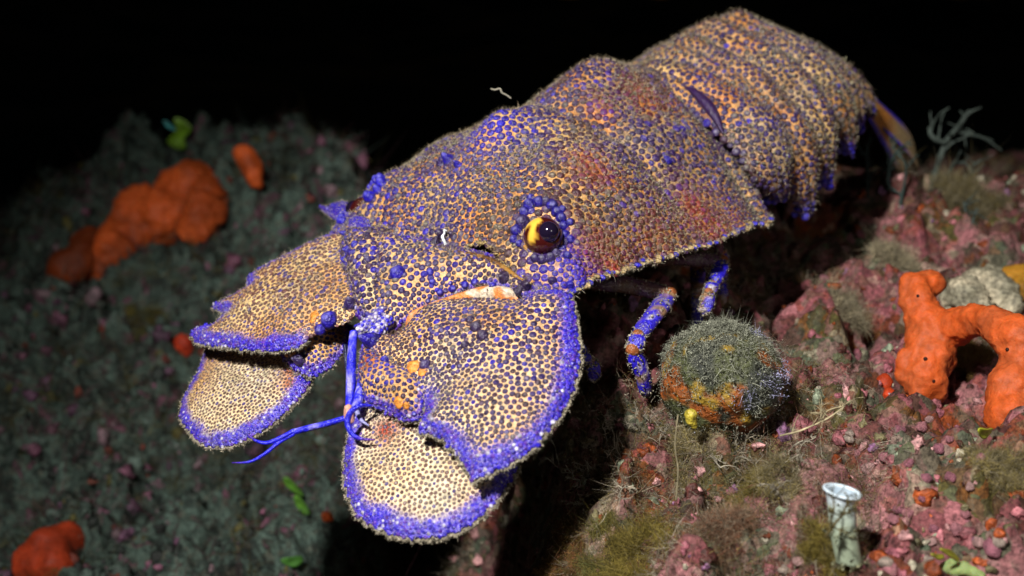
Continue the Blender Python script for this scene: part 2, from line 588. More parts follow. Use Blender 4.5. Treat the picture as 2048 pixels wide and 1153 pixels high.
def carapace_pt(u, t):
    """u 0 front .. 1 back, t -1 right .. 1 left"""
    at_ = np.abs(t)
    xf = 0.30 - 0.62 * np.exp(-((at_ - 0.42) / 0.18) ** 2) * 0.6 - 0.25 * smooth(0.86, 1.0, at_)
    xb = -10.55 + 0.25 * (1 - at_ ** 2) * -1.0 + 1.35 * smooth(0.55, 1.0, at_)
    x = xf + (xb - xf) * u
    f = lambda tab: np.interp(-x, -tab[0], tab[1])
    c, e, w = f(tab_c), f(tab_e), f(tab_w)
    y = t * w
    flat = 1 - at_ ** 4.0
    vault = 0.55 * 0.5 * (1 + np.cos(math.pi * at_)) + 0.45 * (1 - at_ ** 2.2)
    k = smooth(-0.5, -7.5, x)
    h = flat * (1 - k) + vault * k
    z = e + (c - e) * h
    # longitudinal ridges, cervical groove, humps of the median line
    z = z + 0.16 * np.exp(-(t / 0.16) ** 2) * smooth(0, -2, x)
    z = z + 0.42 * np.exp(-((x + 2.9) / 0.8) ** 2 - (t / 0.16) ** 2)          # gastric hump
    z = z + 0.38 * np.exp(-((x + 7.3) / 1.1) ** 2 - (t / 0.22) ** 2)          # cardiac hump
    z = z + 0.18 * np.exp(-((at_ - 0.55) / 0.10) ** 2) * smooth(-1.5, -3.5, x) * smooth(-10, -8, x)
    z = z - 0.28 * np.exp(-((x + 5.0 + 0.9 * at_) / 0.42) ** 2) * smooth(1.0, 0.7, at_)
    z = z - 0.22 * np.exp(-((x + 9.6 - 0.9 * at_ ** 2) / 0.22) ** 2)          # groove before the hind border
    # raised orbits and eye sockets
    ex, ey = -0.72, 3.86
    r2 = (x - ex) ** 2 + (np.abs(y) - ey) ** 2
    z = z + 0.55 * np.exp(-r2 / 1.1) - 0.75 * np.exp(-r2 / 0.2)
    # uneven lateral border
    y = y * (1 + 0.012 * np.sin(x * 9.0) * smooth(0.9, 1.0, at_))
    return np.stack([x, y, z], -1)
UU, TT = np.meshgrid(ux, tv, indexing='ij')
CV = carapace_pt(UU.ravel(), TT.ravel())
CV[:, 2] += 0.07 * fbm(CV, 0.9, 77, 3)
CQ = grid_faces(NX, NV)
CT = quads_to_tris(CQ)
CN = vert_normals(CV, CT)
if CN[:, 2].mean() < 0:
    CT = CT[:, ::-1].copy(); CQ = CQ[:, ::-1].copy(); CN = -CN
# pigment: where the shell itself is redder
car_bvh = BVHTree.FromPolygons(l2w(CV).tolist(), CT.tolist())
def local_hit(bvh, px, py):
    p, n = hit_list(bvh, px, py)
    return None if p is None else w2l(p[None])[0]
red_spots = [(local_hit(car_bvh, *q), r) for q, r in [((1205, 205), 0.55), ((1290, 190), 0.9), ((1185, 340), 0.8), ((1200, 520), 1.2), ((1390, 430), 1.3), ((1300, 470), 0.9)]]
def red_field(P):
    r = np.zeros(len(P))
    for c, s in red_spots:
        if c is not None:
            r = np.maximum(r, np.exp(-((P - c) ** 2).sum(1) / (s * s)))
    return np.clip(r * (0.75 + 0.6 * noise(P, 1.6, 91)), 0, 1)
def shell_colour(P, seed=0, orange=0.5, red=None):
    k = np.clip(orange + 0.55 * fbm(P, 0.55, seed, 3), 0, 1)
    c = mix(np.tile(CREAM, (len(P), 1)), ORANGE, k)
    g = smooth(0.1, 0.6, fbm(P, 0.8, seed + 40, 3))
    c = mix(c, SILT * 1.2, g * 0.45)
    if red is not None:
        c = mix(c, RED, red * 0.7)
    return c
edge_t = np.abs(TT.ravel())
ccol = shell_colour(CV, 3, 0.55, red_field(CV))
ccol = mix(ccol, ORANGE * 0.6, smooth(0.78, 0.98, edge_t) * 0.7)
cor = np.exp(-(((CV[:, 0] + 0.1) / 1.2) ** 2 + ((np.abs(CV[:, 1]) - 4.7) / 0.5) ** 2))
ccol = mix(ccol, BLUE * 0.7 + PURP * 0.3, cor * 0.3)
# shell with thickness
CVi = CV - CN * 0.13
n0 = len(CV)
rim = [i * NV for i in range(NX)] + [(NX - 1) * NV + j for j in range(NV)] + [i * NV + NV - 1 for i in range(NX - 1, -1, -1)] + [j for j in range(NV - 1, -1, -1)]
RQ = np.array([[rim[k], rim[(k + 1) % len(rim)], rim[(k + 1) % len(rim)] + n0, rim[k] + n0] for k in range(len(rim)) if rim[k] != rim[(k + 1) % len(rim)]])
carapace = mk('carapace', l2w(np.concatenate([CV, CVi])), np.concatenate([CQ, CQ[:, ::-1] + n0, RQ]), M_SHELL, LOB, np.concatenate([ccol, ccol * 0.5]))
solid.append((l2w(CV), CT))
def car_palette(P):
    b, r, t = purple_palette(P, 0.49, 0.14, 0.3, 5, red_field(P))
    # larger, bluer beads on the humps and at the front corners
    k = np.maximum(np.exp(-((P[:, 0] + 2.9) ** 2 + P[:, 1] ** 2) / 1.2), np.exp(-((P[:, 0] + 0.2) ** 2 + (np.abs(P[:, 1]) - 4.7) ** 2) / 0.7))
    return mix(b, BLUE, k * 0.85), mix(r, BLUE * 0.4, k * 0.7), t
tt_c = np.abs(CV[CT][:, :, 1].mean(1))
granule_part(carapace, CV, CT, lambda P: 0.188 - 0.05 * smooth(3.9, 4.8, np.abs(P[:, 1])) + 0.028 * noise(P, 0.8, 2) - 0.04 * smooth(-4, -1, P[:, 0]) * smooth(3.5, 1, np.abs(P[:, 1])),
             0.63, 0.42, car_palette, CN)
# silt caught on the back
def silt_part(parent, V, T, N, n, thr, seed, smin=0.02, smax=0.06, weight=None, name='silt'):
    a = 0.5 * np.linalg.norm(np.cross(V[T[:, 1]] - V[T[:, 0]], V[T[:, 2]] - V[T[:, 0]]), axis=1)
    idx = rng.choice(len(T), n, p=a / a.sum())
    r1, r2 = np.sqrt(rng.random(n)), rng.random(n)
    b = np.stack([1 - r1, r1 * (1 - r2), r1 * r2], 1)
    P = (V[T[idx]] * b[:, :, None]).sum(1)
    Nn = (N[T[idx]] * b[:, :, None]).sum(1)
    f = fbm(P, 0.75, seed, 4) + (0 if weight is None else weight(P)) + rng.normal(size=n) * 0.12
    k = f > thr
    P, Nn = P[k], Nn[k]
    s = rng.uniform(smin, smax, len(P))
    V1, F1 = flecks(P + Nn * 0.03, Nn, s, 0.8)
    c = np.repeat(SILT * rng.uniform(0.55, 1.7, (len(P), 1)) * rng.uniform(0.9, 1.1, (len(P), 3)), 4, 0)
    return mk(name, l2w(V1), F1, M_SILT, parent, c, kind='stuff', smooth_shade=False)
silt_part(carapace, CV, CT, CN, 34000, 0.34, 101, 0.012, 0.045, weight=lambda P: 0.8 * smooth(-6, -9, P[:, 0]) * smooth(3.0, 4.4, P[:, 1]) + 0.25 * smooth(-1.0, -3.5, P[:, 1]))
def setae_part(parent, V, T, N, n, lmin, lmax, colour, w=0.006):
    a = 0.5 * np.linalg.norm(np.cross(V[T[:, 1]] - V[T[:, 0]], V[T[:, 2]] - V[T[:, 0]]), axis=1)
    idx = rng.choice(len(T), n, p=a / a.sum())
    r1, r2 = np.sqrt(rng.random(n)), rng.random(n)
    b = np.stack([1 - r1, r1 * (1 - r2), r1 * r2], 1)
    P = (V[T[idx]] * b[:, :, None]).sum(1)
    D = (N[T[idx]] * b[:, :, None]).sum(1) + rng.normal(size=(n, 3)) * 0.6
    D /= np.linalg.norm(D, axis=1)[:, None]
    V1, F1 = bristles(P + D * 0.02, D, rng.uniform(lmin, lmax, n), np.full(n, w), 0.7)
    c = np.repeat(np.asarray(colour) * rng.uniform(0.4, 1.5, (n, 1)), 5, 0)
    return mk('setae', l2w(V1), F1, M_SILT, parent, c, kind='stuff', smooth_shade=False)
setae_part(carapace, CV, CT, CN, 26000, 0.06, 0.15, [0.42, 0.34, 0.22])
def fringe(parent, P, D, n, lmin, lmax, colour, name='bristle_fringe', w=0.012, spread=0.5):
    idx = rng.integers(0, len(P) - 1, n)
    f = rng.random((n, 1))
    Q = P[idx] * (1 - f) + P[idx + 1] * f
    d = D[idx] + rng.normal(size=(n, 3)) * spread
    d /= np.linalg.norm(d, axis=1)[:, None]
    ln = rng.uniform(lmin, lmax, n)
    V1, F1 = bristles(Q, d, ln, np.full(n, w), 0.5)
    k = rng.random(n) < 0.6
    V2, F2 = flecks((Q + d * ln[:, None] * 0.8)[k], d[k], rng.uniform(0.015, 0.045, k.sum()), 0.0)
    c1 = np.repeat(colour * rng.uniform(0.6, 1.5, (n, 1)), 5, 0)
    c2 = np.repeat(colour * rng.uniform(0.6, 1.5, (k.sum(), 1)), 4, 0)
    return mk(name, l2w(np.concatenate([V1, V2])), np.concatenate([F1, F2 + len(V1)]), M_SILT, parent, np.concatenate([c1, c2]), kind='stuff', smooth_shade=False)
FR = np.array([0.36, 0.32, 0.24])
for s, jx in ((1, NV - 1), (-1, 0)):
    P = CV.reshape(NX, NV, 3)[:, jx]
    fringe(carapace, P, np.tile([0, s, -0.15], (NX, 1)), 1500, 0.04, 0.16, FR)
fp = CV.reshape(NX, NV, 3)[0]
fringe(carapace, fp, np.tile([1, 0, 0.0], (NV, 1)), 900, 0.05, 0.15, np.array([0.6, 0.45, 0.2]), 'setae_row')
# beads along the side border
bp = CV.reshape(NX, NV, 3)[2:-2:2, NV - 1]
bq = np.concatenate([bp, bp * [1, -1, 1]])
nb_ = len(bq)
bc = np.where(rng.random((nb_, 1)) < 0.45, BLUE * 0.8, np.array([[0.45, 0.32, 0.14]]))
V1, F1, C1 = domes(bq + rng.normal(size=bq.shape) * 0.02, np.sign(bq[:, 1:2]) * np.array([[0, 1, 0.15]]) + 0 * bq, rng.uniform(0.05, 0.10, nb_), rng.uniform(0.08, 0.16, nb_), bc, bc * 0.5, bc * 1.5 + 0.1)
mk('border_beads', l2w(V1), F1, M_GRAN, carapace, C1, kind='stuff')

# --- thorax below the carapace
a = np.linspace(0, 2 * math.pi, 40, endpoint=False)
TX = np.linspace(0.2, -10.4, 36)
TVv = []
for x in TX:
    k = math.sin(math.pi * np.clip((0.6 - x) / 11.5, 0.02, 0.98)) ** 0.35
    TVv.append(np.stack([np.full(40, x), 3.7 * k * np.cos(a), -1.3 + np.where(np.sin(a) > 0, 1.0, 1.5) * k * np.sin(a)], 1))
TVv = np.concatenate(TVv)
TFf = [list(f) for f in grid_faces(36, 40, True)] + [list(range(40)), list(range(35 * 40, 36 * 40))]
mk('thorax', l2w(TVv), TFf, M_SHELL, LOB, mix(np.tile([0.16, 0.06, 0.02], (len(TVv), 1)), [0.05, 0.02, 0.03], 0.5 + 0.5 * noise(TVv, 1.0, 4)))

# --- abdomen: six overlapping rings and the tail fan
dors = np.array([(-9.0, 1.75), (-10.4, 2.25), (-12.0, 2.8), (-13.7, 3.2), (-15.2, 3.35), (-16.6, 2.85), (-17.9, 2.0), (-19.2, 0.95), (-20.6, -0.25)])
dc = catmull(dors, 30)
ds = np.r_[0, np.cumsum(np.linalg.norm(np.diff(dc, axis=0), axis=1))]
def spine(s):
    x, z = np.interp(s, ds, dc[:, 0]), np.interp(s, ds, dc[:, 1])
    e = 0.25
    tx = np.interp(s + e, ds, dc[:, 0]) - np.interp(s - e, ds, dc[:, 0])
    tz = np.interp(s + e, ds, dc[:, 1]) - np.interp(s - e, ds, dc[:, 1])
    l = np.hypot(tx, tz)
    return x, z, tx / l, tz / l
xs_seg = [-9.6, -11.3, -12.9, -14.4, -15.8, -17.2, -19.0]
ss = np.interp([-x for x in xs_seg], -dc[:, 0], ds)
WSEG = [4.25, 4.15, 3.85, 3.4, 2.85, 2.3]
PLEN = [1.0] * 6
def lp(px, py, y):
    o = w2l(CAM[None])[0]
    d = w2l((CAM + ray(px, py))[None])[0] - o
    return o + d * ((y - o[1]) / d[1])
TIPS = [lp(1548, 408, 4.3), lp(1602, 436, 4.35), lp(1640, 374, 4.2), lp(1688, 306, 3.8), lp(1708, 246, 3.4), lp(1730, 208, 2.7)]
NS, NU = 26, 110
for k in range(6):
    s0, s1 = ss[k] - 0.25, ss[k + 1] + 0.14
    uu = np.linspace(-1, 1, NU)
    sv = np.linspace(0, 1, NS)
    A, Bq = np.meshgrid(sv, uu, indexing='ij')
    au = np.abs(Bq)
    tip = smooth(0.62, 1.0, au)
    # the side lobes narrow to a point that leans backwards
    lo = 0.0 + 0.55 * tip
    hi = 1.0 - 0.22 * tip + 0.10 * smooth(0.4, 0.75, au)
    sN = lo + (hi - lo) * A
    sN = sN + (0.16 * smooth(0.85, 1, au))
    s_ = s0 + (s1 - s0) * sN
    x, z, tx, tz = spine(s_)
    phi = Bq * math.radians(108) * (0.9 + 0.1 * PLEN[k])
    W = TIPS[k][1] / math.sin(math.radians(108)); Hh = 1.0
    y = W * np.sin(phi) * (1 - 0.05 * tip)
    down = (0.72 * (1 - np.cos(phi)) + 0.28 * np.abs(phi) * 0.7) / 1.312
    # overlap: hind border proud, a transverse groove, a keel, uneven rim
    lift = -0.04 + 0.42 * np.sin(math.pi * np.clip(A, 0, 1)) ** 0.8 - 0.12 * np.exp(-((A - 0.42) / 0.07) ** 2) + 0.22 * np.exp(-(Bq / 0.10) ** 2) * smooth(0, 0.7, A) * smooth(0, 3, k + 1)
    nx, nz = -tz, tx
    flip = np.where(nz < 0, -1, 1)
    nx, nz = nx * flip, nz * flip
    cph, sph = np.cos(phi), np.sin(phi)
    xm, zm, _, _ = spine(np.array([0.5 * (s0 + s1) + 0.2 * (s1 - s0)]))
    dvx, dvz = TIPS[k][0] - xm[0], TIPS[k][2] - zm[0]
    X = x + dvx * down + nx * lift * cph
    Z = z + dvz * down + nz * lift * cph
    Y = y + lift * sph
    serr = 0.05 * np.sin(au * 60) * smooth(0.78, 0.9, au) * (A - 0.5)
    X = X + serr
    V = np.stack([X.ravel(), Y.ravel(), Z.ravel()], 1)
    V = V + (0.05 * fbm(V, 1.1, 200 + k, 3))[:, None] * np.array([0, 0, 1.0])
    Q = grid_faces(NS, NU)
    T = quads_to_tris(Q)
    N = vert_normals(V, T)
    mid = (NS // 2) * NU + NU // 2
    if N[mid, 2] < 0:
        Q = Q[:, ::-1].copy(); T = T[:, ::-1].copy(); N = -N
    red = 0.5 * smooth(0.0, 0.8, fbm(V, 0.6, 230 + k, 3))
    c = shell_colour(V, 210 + k, 0.62, red)
    tipm = smooth(0.86, 0.97, np.abs(Bq).ravel())
    c = mix(c, BLUE, tipm * 0.9)
    c = mix(c, ORANGE * 1.15, np.exp(-((A.ravel() - 0.95) / 0.05) ** 2) * 0.8)
    c = mix(c, [0.05, 0.02, 0.03], smooth(0.14, 0.02, A.ravel()) * 0.8)  # crease shade painted dark along the front of each ring
    Vi = V - N * 0.12
    rim = [i * NU for i in range(NS)] + [(NS - 1) * NU + j for j in range(1, NU)] + [i * NU + NU - 1 for i in range(NS - 2, -1, -1)] + [j for j in range(NU - 2, 0, -1)]
    RQ = np.array([[rim[q], rim[(q + 1) % len(rim)], rim[(q + 1) % len(rim)] + len(V), rim[q] + len(V)] for q in range(len(rim))])
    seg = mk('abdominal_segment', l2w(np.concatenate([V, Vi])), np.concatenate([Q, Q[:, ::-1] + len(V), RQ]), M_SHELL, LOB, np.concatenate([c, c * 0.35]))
    solid.append((l2w(V), T))
    Ucen = np.abs(Bq.ravel())[T].mean(1)
    def pal(P, k=k, V=V, tipm=tipm):
        b, r, t = purple_palette(P, 0.49, 0.12, 0.25, 300 + k)
        yy = np.abs(P[:, 1])
        d, _, _, _ = spine(np.zeros(1))
        from mathutils.kdtree import KDTree
        kd = KDTree(len(V))
        for i_, p_ in enumerate(V): kd.insert(p_, i_)
        kd.balance()
        m = np.array([tipm[kd.find(p_)[1]] for p_ in P])
        return mix(b, BLUE, m), mix(r, BLUE * 0.5, m), mix(t, BLUE * 1.3 + 0.12, m)
    granule_part(seg, V, T, lambda P: 0.185 + 0.03 * noise(P, 1.0, 9), 0.57, 0.42, pal, N)
    silt_part(seg, V, T, N, 4200, 0.22, 400 + k)
    setae_part(seg, V, T, N, 3500, 0.06, 0.16, [0.40, 0.33, 0.22], 0.008)
    hp = V.reshape(NS, NU, 3)[-1]
    fringe(seg, hp, N.reshape(NS, NU, 3)[-1] * 0.6 + np.array([-0.6, 0, 0]), 420, 0.05, 0.16, FR * 0.85)
# dark articulating membrane that shows between carapace and abdomen
am = np.linspace(-1.75, 1.75, 60)
mv = []
for i, x in enumerate(np.linspace(-9.4, -10.5, 6)):
    mv.append(np.stack([np.full(60, x) + 0.35 * (1 - np.cos(am)), 3.75 * np.sin(am), 1.80 + 0.25 * i / 5 - 3.4 * (1 - np.cos(am))], 1))
mv = np.concatenate(mv)
mk('hinge_membrane', l2w(mv), grid_faces(6, 60), M_CLEAN, LOB, np.tile([0.045, 0.015, 0.09], (len(mv), 1)))
# tail fan: telson and four uropods
def fan_blade(name, base, dirv, side, length, w0, w1, blue_edge):
    n = np.cross(dirv, side); n /= np.linalg.norm(n)
    if n[2] < 0: n = -n
    aa, bb = np.meshgrid(np.linspace(0, 1, 40), np.linspace(-1, 1, 36), indexing='ij')
    wid = (w0 + (w1 - w0) * smooth(0, 0.7, aa)) * np.sqrt(np.clip(1 - (np.clip(aa - 0.72, 0, 1) / 0.281) ** 2.2, 0.0, 1))
    top = base + dirv * (aa * length)[..., None] + side * (bb * wid)[..., None] + n * (0.16 * (1 - bb ** 2) - 0.35 * aa ** 2)[..., None]
    V = top.reshape(-1, 3)
    Q = grid_faces(40, 36)
    T = quads_to_tris(Q)
    N = vert_normals(V, T)
    if (N @ n).mean() < 0:
        Q = Q[:, ::-1].copy(); N = -N
    ed = np.maximum(np.abs(bb), smooth(0.75, 1.0, aa)).ravel()
    c = shell_colour(V, 500, 0.5)
    k = smooth(0.62, 0.86, ed) * smooth(0.85, 0.5, aa.ravel()) if blue_edge else np.zeros(len(V))
    c = mix(c, BLUE, k)
    c = mix(c, [0.46, 0.34, 0.19], smooth(0.35, 0.6, aa.ravel()) * (1 - k) * 0.8)
    Vi = V - N * 0.10
    rimi = [j for j in range(36)] + [i * 36 + 35 for i in range(1, 40)] + [39 * 36 + j for j in range(34, -1, -1)] + [i * 36 for i in range(38, 0, -1)]
    RQ = np.array([[rimi[q], rimi[(q + 1) % len(rimi)], rimi[(q + 1) % len(rimi)] + len(V), rimi[q] + len(V)] for q in range(len(rimi))])
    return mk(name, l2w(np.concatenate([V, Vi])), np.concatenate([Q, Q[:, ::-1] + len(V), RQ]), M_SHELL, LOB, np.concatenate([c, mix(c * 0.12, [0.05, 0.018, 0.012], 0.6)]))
fd = np.array([-0.80, 0.0, -0.60])
def nrm(v): v = np.asarray(v, float); return v / np.linalg.norm(v)
fb, ft = lp(1716, 203, 2.3), lp(1842, 352, 2.7)
fd = nrm(ft - fb); fl = np.linalg.norm(ft - fb)
fdc = nrm(fd * [1, 0, 1])
fan_blade('telson', fb * [1, 0, 1] + [-0.1, 0, 0.35], fdc, np.array([0, 1.0, 0]), fl, 1.5, 1.4, False)
for sgn in (1, -1):
    m_ = np.array([1, sgn, 1.0])
    fan_blade('uropod', (fb * [1, 0, 1] + [0, 1.3, 0.25]) * m_, nrm(fdc + [0, 0.12, 0]) * m_, nrm([0, 1.0, -0.12]) * m_, fl * 0.98, 0.7, 1.25, True)
    vv = nrm(w2l(CAM[None])[0] - fb); vp = nrm(vv - fd * np.dot(vv, fd)); ee = np.cross(fd, vp); ee = ee * np.sign(ee[2])
    un = 0.75 * vp + 0.66 * ee
    us = nrm(np.cross(un, fd)); us = us * np.sign(us[1])
    fan_blade('uropod', (fb - us * 0.3) * m_, fd * m_, us * m_, fl, 0.4, 0.85, True)
# --- paddles of the antennae
def plate(name, px, ref_px, ref_depth, normal, parent=None, rim_w=None, bulge=0.25, thick=0.12, serr=0.03, nout=220, nring=22, spacing=0.17, rfac=0.45, hfac=0.5,
          base_fn=None, pal_fn=None, blue_w=0.55, mat=None, gran=True, fringe_n=900, seed=0, lift=0.0, drop=None):
    n = nrm(normal)
    o = w2l(CAM[None])[0]
    P0 = w2l(at(*ref_px, ref_depth)[None])[0] + n * lift
    pts = []
    for q in px:
        d = w2l((CAM + ray(*q[:2]))[None])[0] - o
        pts.append(o + d * (np.dot(P0 - o, n) / np.dot(d, n)))
    pts = np.array(pts)
    ax = nrm(np.cross(n, [0.0, 1.0, 0.0])); ay = np.cross(n, ax)
    c0 = pts.mean(0)
    p2 = np.stack([(pts - c0) @ ax, (pts - c0) @ ay, np.array([q[2] if len(q) > 2 else 1.0 for q in px])], 1)
    out = resample_closed(catmull(p2, 14, True), nout)
    bw = np.clip(out[:, 2], 0, 1)
    o2 = out[:, :2]
    cen = o2.mean(0)
    dirs = (o2 - cen)
    dirs /= np.linalg.norm(dirs, axis=1)[:, None]
    ph = np.arange(nout)
    teeth = (0.6 * rng.normal(size=nout) + np.sin(ph * 2 * math.pi * 46 / nout) * 0.7) * serr * bw
    o2 = o2 + dirs * teeth[:, None]
    rr = np.linspace(0, 1, nring + 1)[1:] ** 0.75
    V2 = [cen[None]] + [cen + (o2 - cen) * r for r in rr]
    r_all = np.concatenate([[0.0]] + [np.full(nout, r) for r in rr])
    V2 = np.concatenate(V2)
    dist = np.full(len(V2), 9.0); bwv = np.zeros(len(V2))
    d2 = np.sqrt(((V2[:, None] - o2[None]) ** 2).sum(-1))
    dist = d2.min(1)
    bwv = (np.exp(-d2 * 6.0) * bw[None]).sum(1) / np.exp(-d2 * 6.0).sum(1)
    wob = 0.05 * fbm(np.c_[V2, np.full(len(V2), seed * 3.7)], 0.9, seed, 3)
    dm = np.clip(dist / max(dist.max(), 1e-3), 0, 1)
    htop = bulge * (1 - (1 - dm) ** 2) + thick * np.sqrt(np.clip(1 - (1 - np.clip(dist / 0.25, 0, 1)) ** 2, 0, 1)) + wob * smooth(0, 0.3, dist)
    if drop is not None:
        dv = w2l(np.zeros((1, 3)))[0]
        htop = htop + drop(c0 + V2[:, :1] * ax + V2[:, 1:] * ay)
    hb = -thick * 0.6 * np.sqrt(np.clip(1 - (1 - np.clip(dist / 0.25, 0, 1)) ** 2, 0, 1)) + (0 if drop is None else drop(c0 + V2[:, :1] * ax + V2[:, 1:] * ay)) + 0.4 * bulge * (1 - (1 - dm) ** 2)
    B3 = c0 + V2[:, :1] * ax + V2[:, 1:] * ay
    V = B3 + n * htop[:, None]
    Vb = B3 + n * hb[:, None]
    F = [[0, 1 + j, 1 + (j + 1) % nout] for j in range(nout)]
    for k in range(nring - 1):
        for j in range(nout):
            a_, b_ = 1 + k * nout + j, 1 + k * nout + (j + 1) % nout
            F.append([a_, a_ + nout, b_ + nout]); F.append([a_, b_ + nout, b_])
    T = np.array(F)
    N = vert_normals(V, T)
    if (N @ n).mean() < 0:
        T = T[:, ::-1].copy(); N = -N
    m0 = len(V)
    last = 1 + (nring - 1) * nout
    R = []
    for j in range(nout):
        a_, b_ = last + j, last + (j + 1) % nout
        R.append([a_, b_, b_ + m0]); R.append([a_, b_ + m0, a_ + m0])
    allT = np.concatenate([T, T[:, ::-1] + m0, np.array(R)])
    blue = smooth(blue_w, blue_w * 0.35, dist + 0.12 * noise(V, 2.0, seed + 3) + 0.05 * noise(V, 7.0, seed + 4)) * smooth(0.25, 0.7, bwv)
    c = base_fn(V, dist)
    c = mix(c, np.array([0.04, 0.02, 0.58]), blue * 0.95)
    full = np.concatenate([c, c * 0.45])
    ob = mk(name, l2w(np.concatenate([V, Vb])), allT, mat or M_PLATE, parent or LOB, full)
    solid.append((l2w(V), T))
    if gran:
        from mathutils.kdtree import KDTree
        kd = KDTree(len(V))
        for i_, p_ in enumerate(V): kd.insert(p_, i_)
        kd.balance()
        def pal(P):
            ids = np.array([kd.find(p_)[1] for p_ in P])
            b, r, t = pal_fn(P)
            m = blue[ids]
            lv = rng.random((len(P), 1))
            bb_ = np.where(rng.random((len(P), 1)) < 0.09, np.array([[0.62, 0.60, 0.78]]), np.where(rng.random((len(P), 1)) < 0.25, BLUE2[None], BLUE[None]))
            return (mix(b, bb_ * 0.9, m), mix(r, BLUE2 * 0.7, m), mix(t, bb_ * 1.1 + lv ** 4 * 0.7, m))
        sp0 = spacing if callable(spacing) else (lambda P: spacing + spacing * 0.12 * noise(P, 1.5, 1))
        def sp1(P):
            dd = dist[np.array([kd.find(p_)[1] for p_ in P])]
            return np.maximum(sp0(P) * (1 - 0.4 * smooth(0.7, 0.1, dd)), 0.085)
        granule_part(ob, V, T, sp1, rfac, hfac, pal, N)
    if fringe_n:
        rimP = np.concatenate([V[last:], V[last:last + 1]]) - n * thick * 0.5
        rimD = np.concatenate([dirs, dirs[:1]])
        rimD = rimD[:, :1] * ax + rimD[:, 1:] * ay
        keep = np.r_[bw, bw[:1]] > 0.4
        fringe(ob, rimP[keep], rimD[keep], fringe_n, 0.02, 0.13, FR, spread=0.35)
        idx = rng.integers(0, keep.sum(), fringe_n)
        V1, F1 = flecks(rimP[keep][idx] + rimD[keep][idx] * rng.uniform(-0.02, 0.07, (fringe_n, 1)), rimD[keep][idx], rng.uniform(0.02, 0.06, fringe_n), 0)
        mk('rim_silt', l2w(V1), F1, M_SILT, ob, np.repeat(FR * rng.uniform(0.6, 1.4, (fringe_n, 1)), 4, 0), kind='stuff', smooth_shade=False)
    area = 0.5 * np.linalg.norm(np.cross(V[T[:, 1]] - V[T[:, 0]], V[T[:, 2]] - V[T[:, 0]]), axis=1).sum()
    setae_part(ob, V, T, N, int(area * 110) + 20, 0.04, 0.1, [0.5, 0.42, 0.3], 0.005)
    silt_part(ob, V, T, N, int(area * 75) + 20, 0.5, seed + 60, 0.012, 0.035)
    return ob

def warm_base(seed, orange, white):
    def fn(V, dist):
        c = shell_colour(V, seed, orange)
        return mix(c, WHITE, np.clip(white * (0.6 + 0.5 * fbm(V, 0.8, seed + 9, 3)), 0, 1))
    return fn
def fleck_pal(seed, body=(0.12, 0.05, 0.045), blue=0.15, silt=0.12):
    def fn(P):
        n = len(P)
        b = np.array(body) * rng.uniform(0.6, 1.5, (n, 1))
        m = rng.random(n) < blue
        b[m] = PURP * rng.uniform(0.8, 1.8, (m.sum(), 1))
        t = b + rng.random((n, 1)) ** 3 * 0.4
        ms = rng.random(n) < silt
        t[ms] = SILT * 1.4
        return b, b * 0.7, t
    return fn
def red_near(base, px, depth, rad, amt):
    ctr = w2l(at(*px, depth)[None])[0]
    def fn(V, dist):
        c = base(V, dist)
        return mix(c, RED, np.clip(amt * np.exp(-((V - ctr) ** 2).sum(1) / rad ** 2) * (0.8 + 0.5 * noise(V, 3, 8)), 0, 1))
    return fn

nL = (0.46, 0.17, 0.87)
nR = (0.46, -0.02, 0.89)
# distal paddles first, the broad ones overlap them
plate('antenna_paddle', [(726, 782), (702, 850), (689, 920), (693, 980), (716, 1030), (762, 1060), (822, 1076), (882, 1072), (938, 1050), (985, 1008), (1018, 962), (1030, 930), (985, 875, .0), (910, 820, .0), (845, 768, 0), (785, 748, 0), (745, 752, .1)],
      (800, 900), 25.4, (0.50, 0.16, 0.85), bulge=0.22, spacing=0.098, rfac=0.5, hfac=0.3, base_fn=red_near(warm_base(21, 0.2, 0.95), (770, 850), 25.4, 0.45, 1.2), pal_fn=fleck_pal(3), blue_w=0.5, fringe_n=1500, seed=21)
plate('antenna_paddle', [(425, 694, .3), (398, 742), (361, 822), (384, 868), (410, 890), (450, 892), (490, 879), (540, 850), (590, 803), (620, 762, .9), (605, 722, .2), (545, 694, 0)],
      (490, 790), 29.6, (0.50, 0.02, 0.87), bulge=0.2, spacing=0.098, rfac=0.5, hfac=0.3, base_fn=red_near(warm_base(23, 0.2, 0.8), (590, 755), 29.0, 0.5, 1.1), pal_fn=fleck_pal(4), blue_w=0.4, fringe_n=1100, seed=23)
# wrist pieces between the paddles
plate('antenna_wrist', [(733, 690), (775, 712), (830, 738), (864, 775), (852, 828), (812, 842), (770, 822), (735, 806), (718, 770), (722, 720)],
      (790, 770), 26.0, (0.52, 0.1, 0.85), bulge=0.45, spacing=0.16, rfac=0.53, base_fn=red_near(warm_base(25, 0.6, 0.1), (742, 722), 26.2, 0.35, 1.0), pal_fn=lambda P: purple_palette(P, 0.4, 0.4, 0.2, 8), blue_w=0.2, fringe_n=150, seed=25)
plate('antenna_wrist', [(572, 692), (620, 668), (690, 648), (704, 672), (668, 726), (628, 752), (590, 738), (566, 716)],
      (630, 700), 29.2, (0.4, 0.1, 0.9), bulge=0.4, spacing=0.15, rfac=0.53, base_fn=warm_base(26, 0.75, 0.0), pal_fn=lambda P: purple_palette(P, 0.6, 0.3, 0.2, 9), blue_w=0.2, fringe_n=150, seed=26)
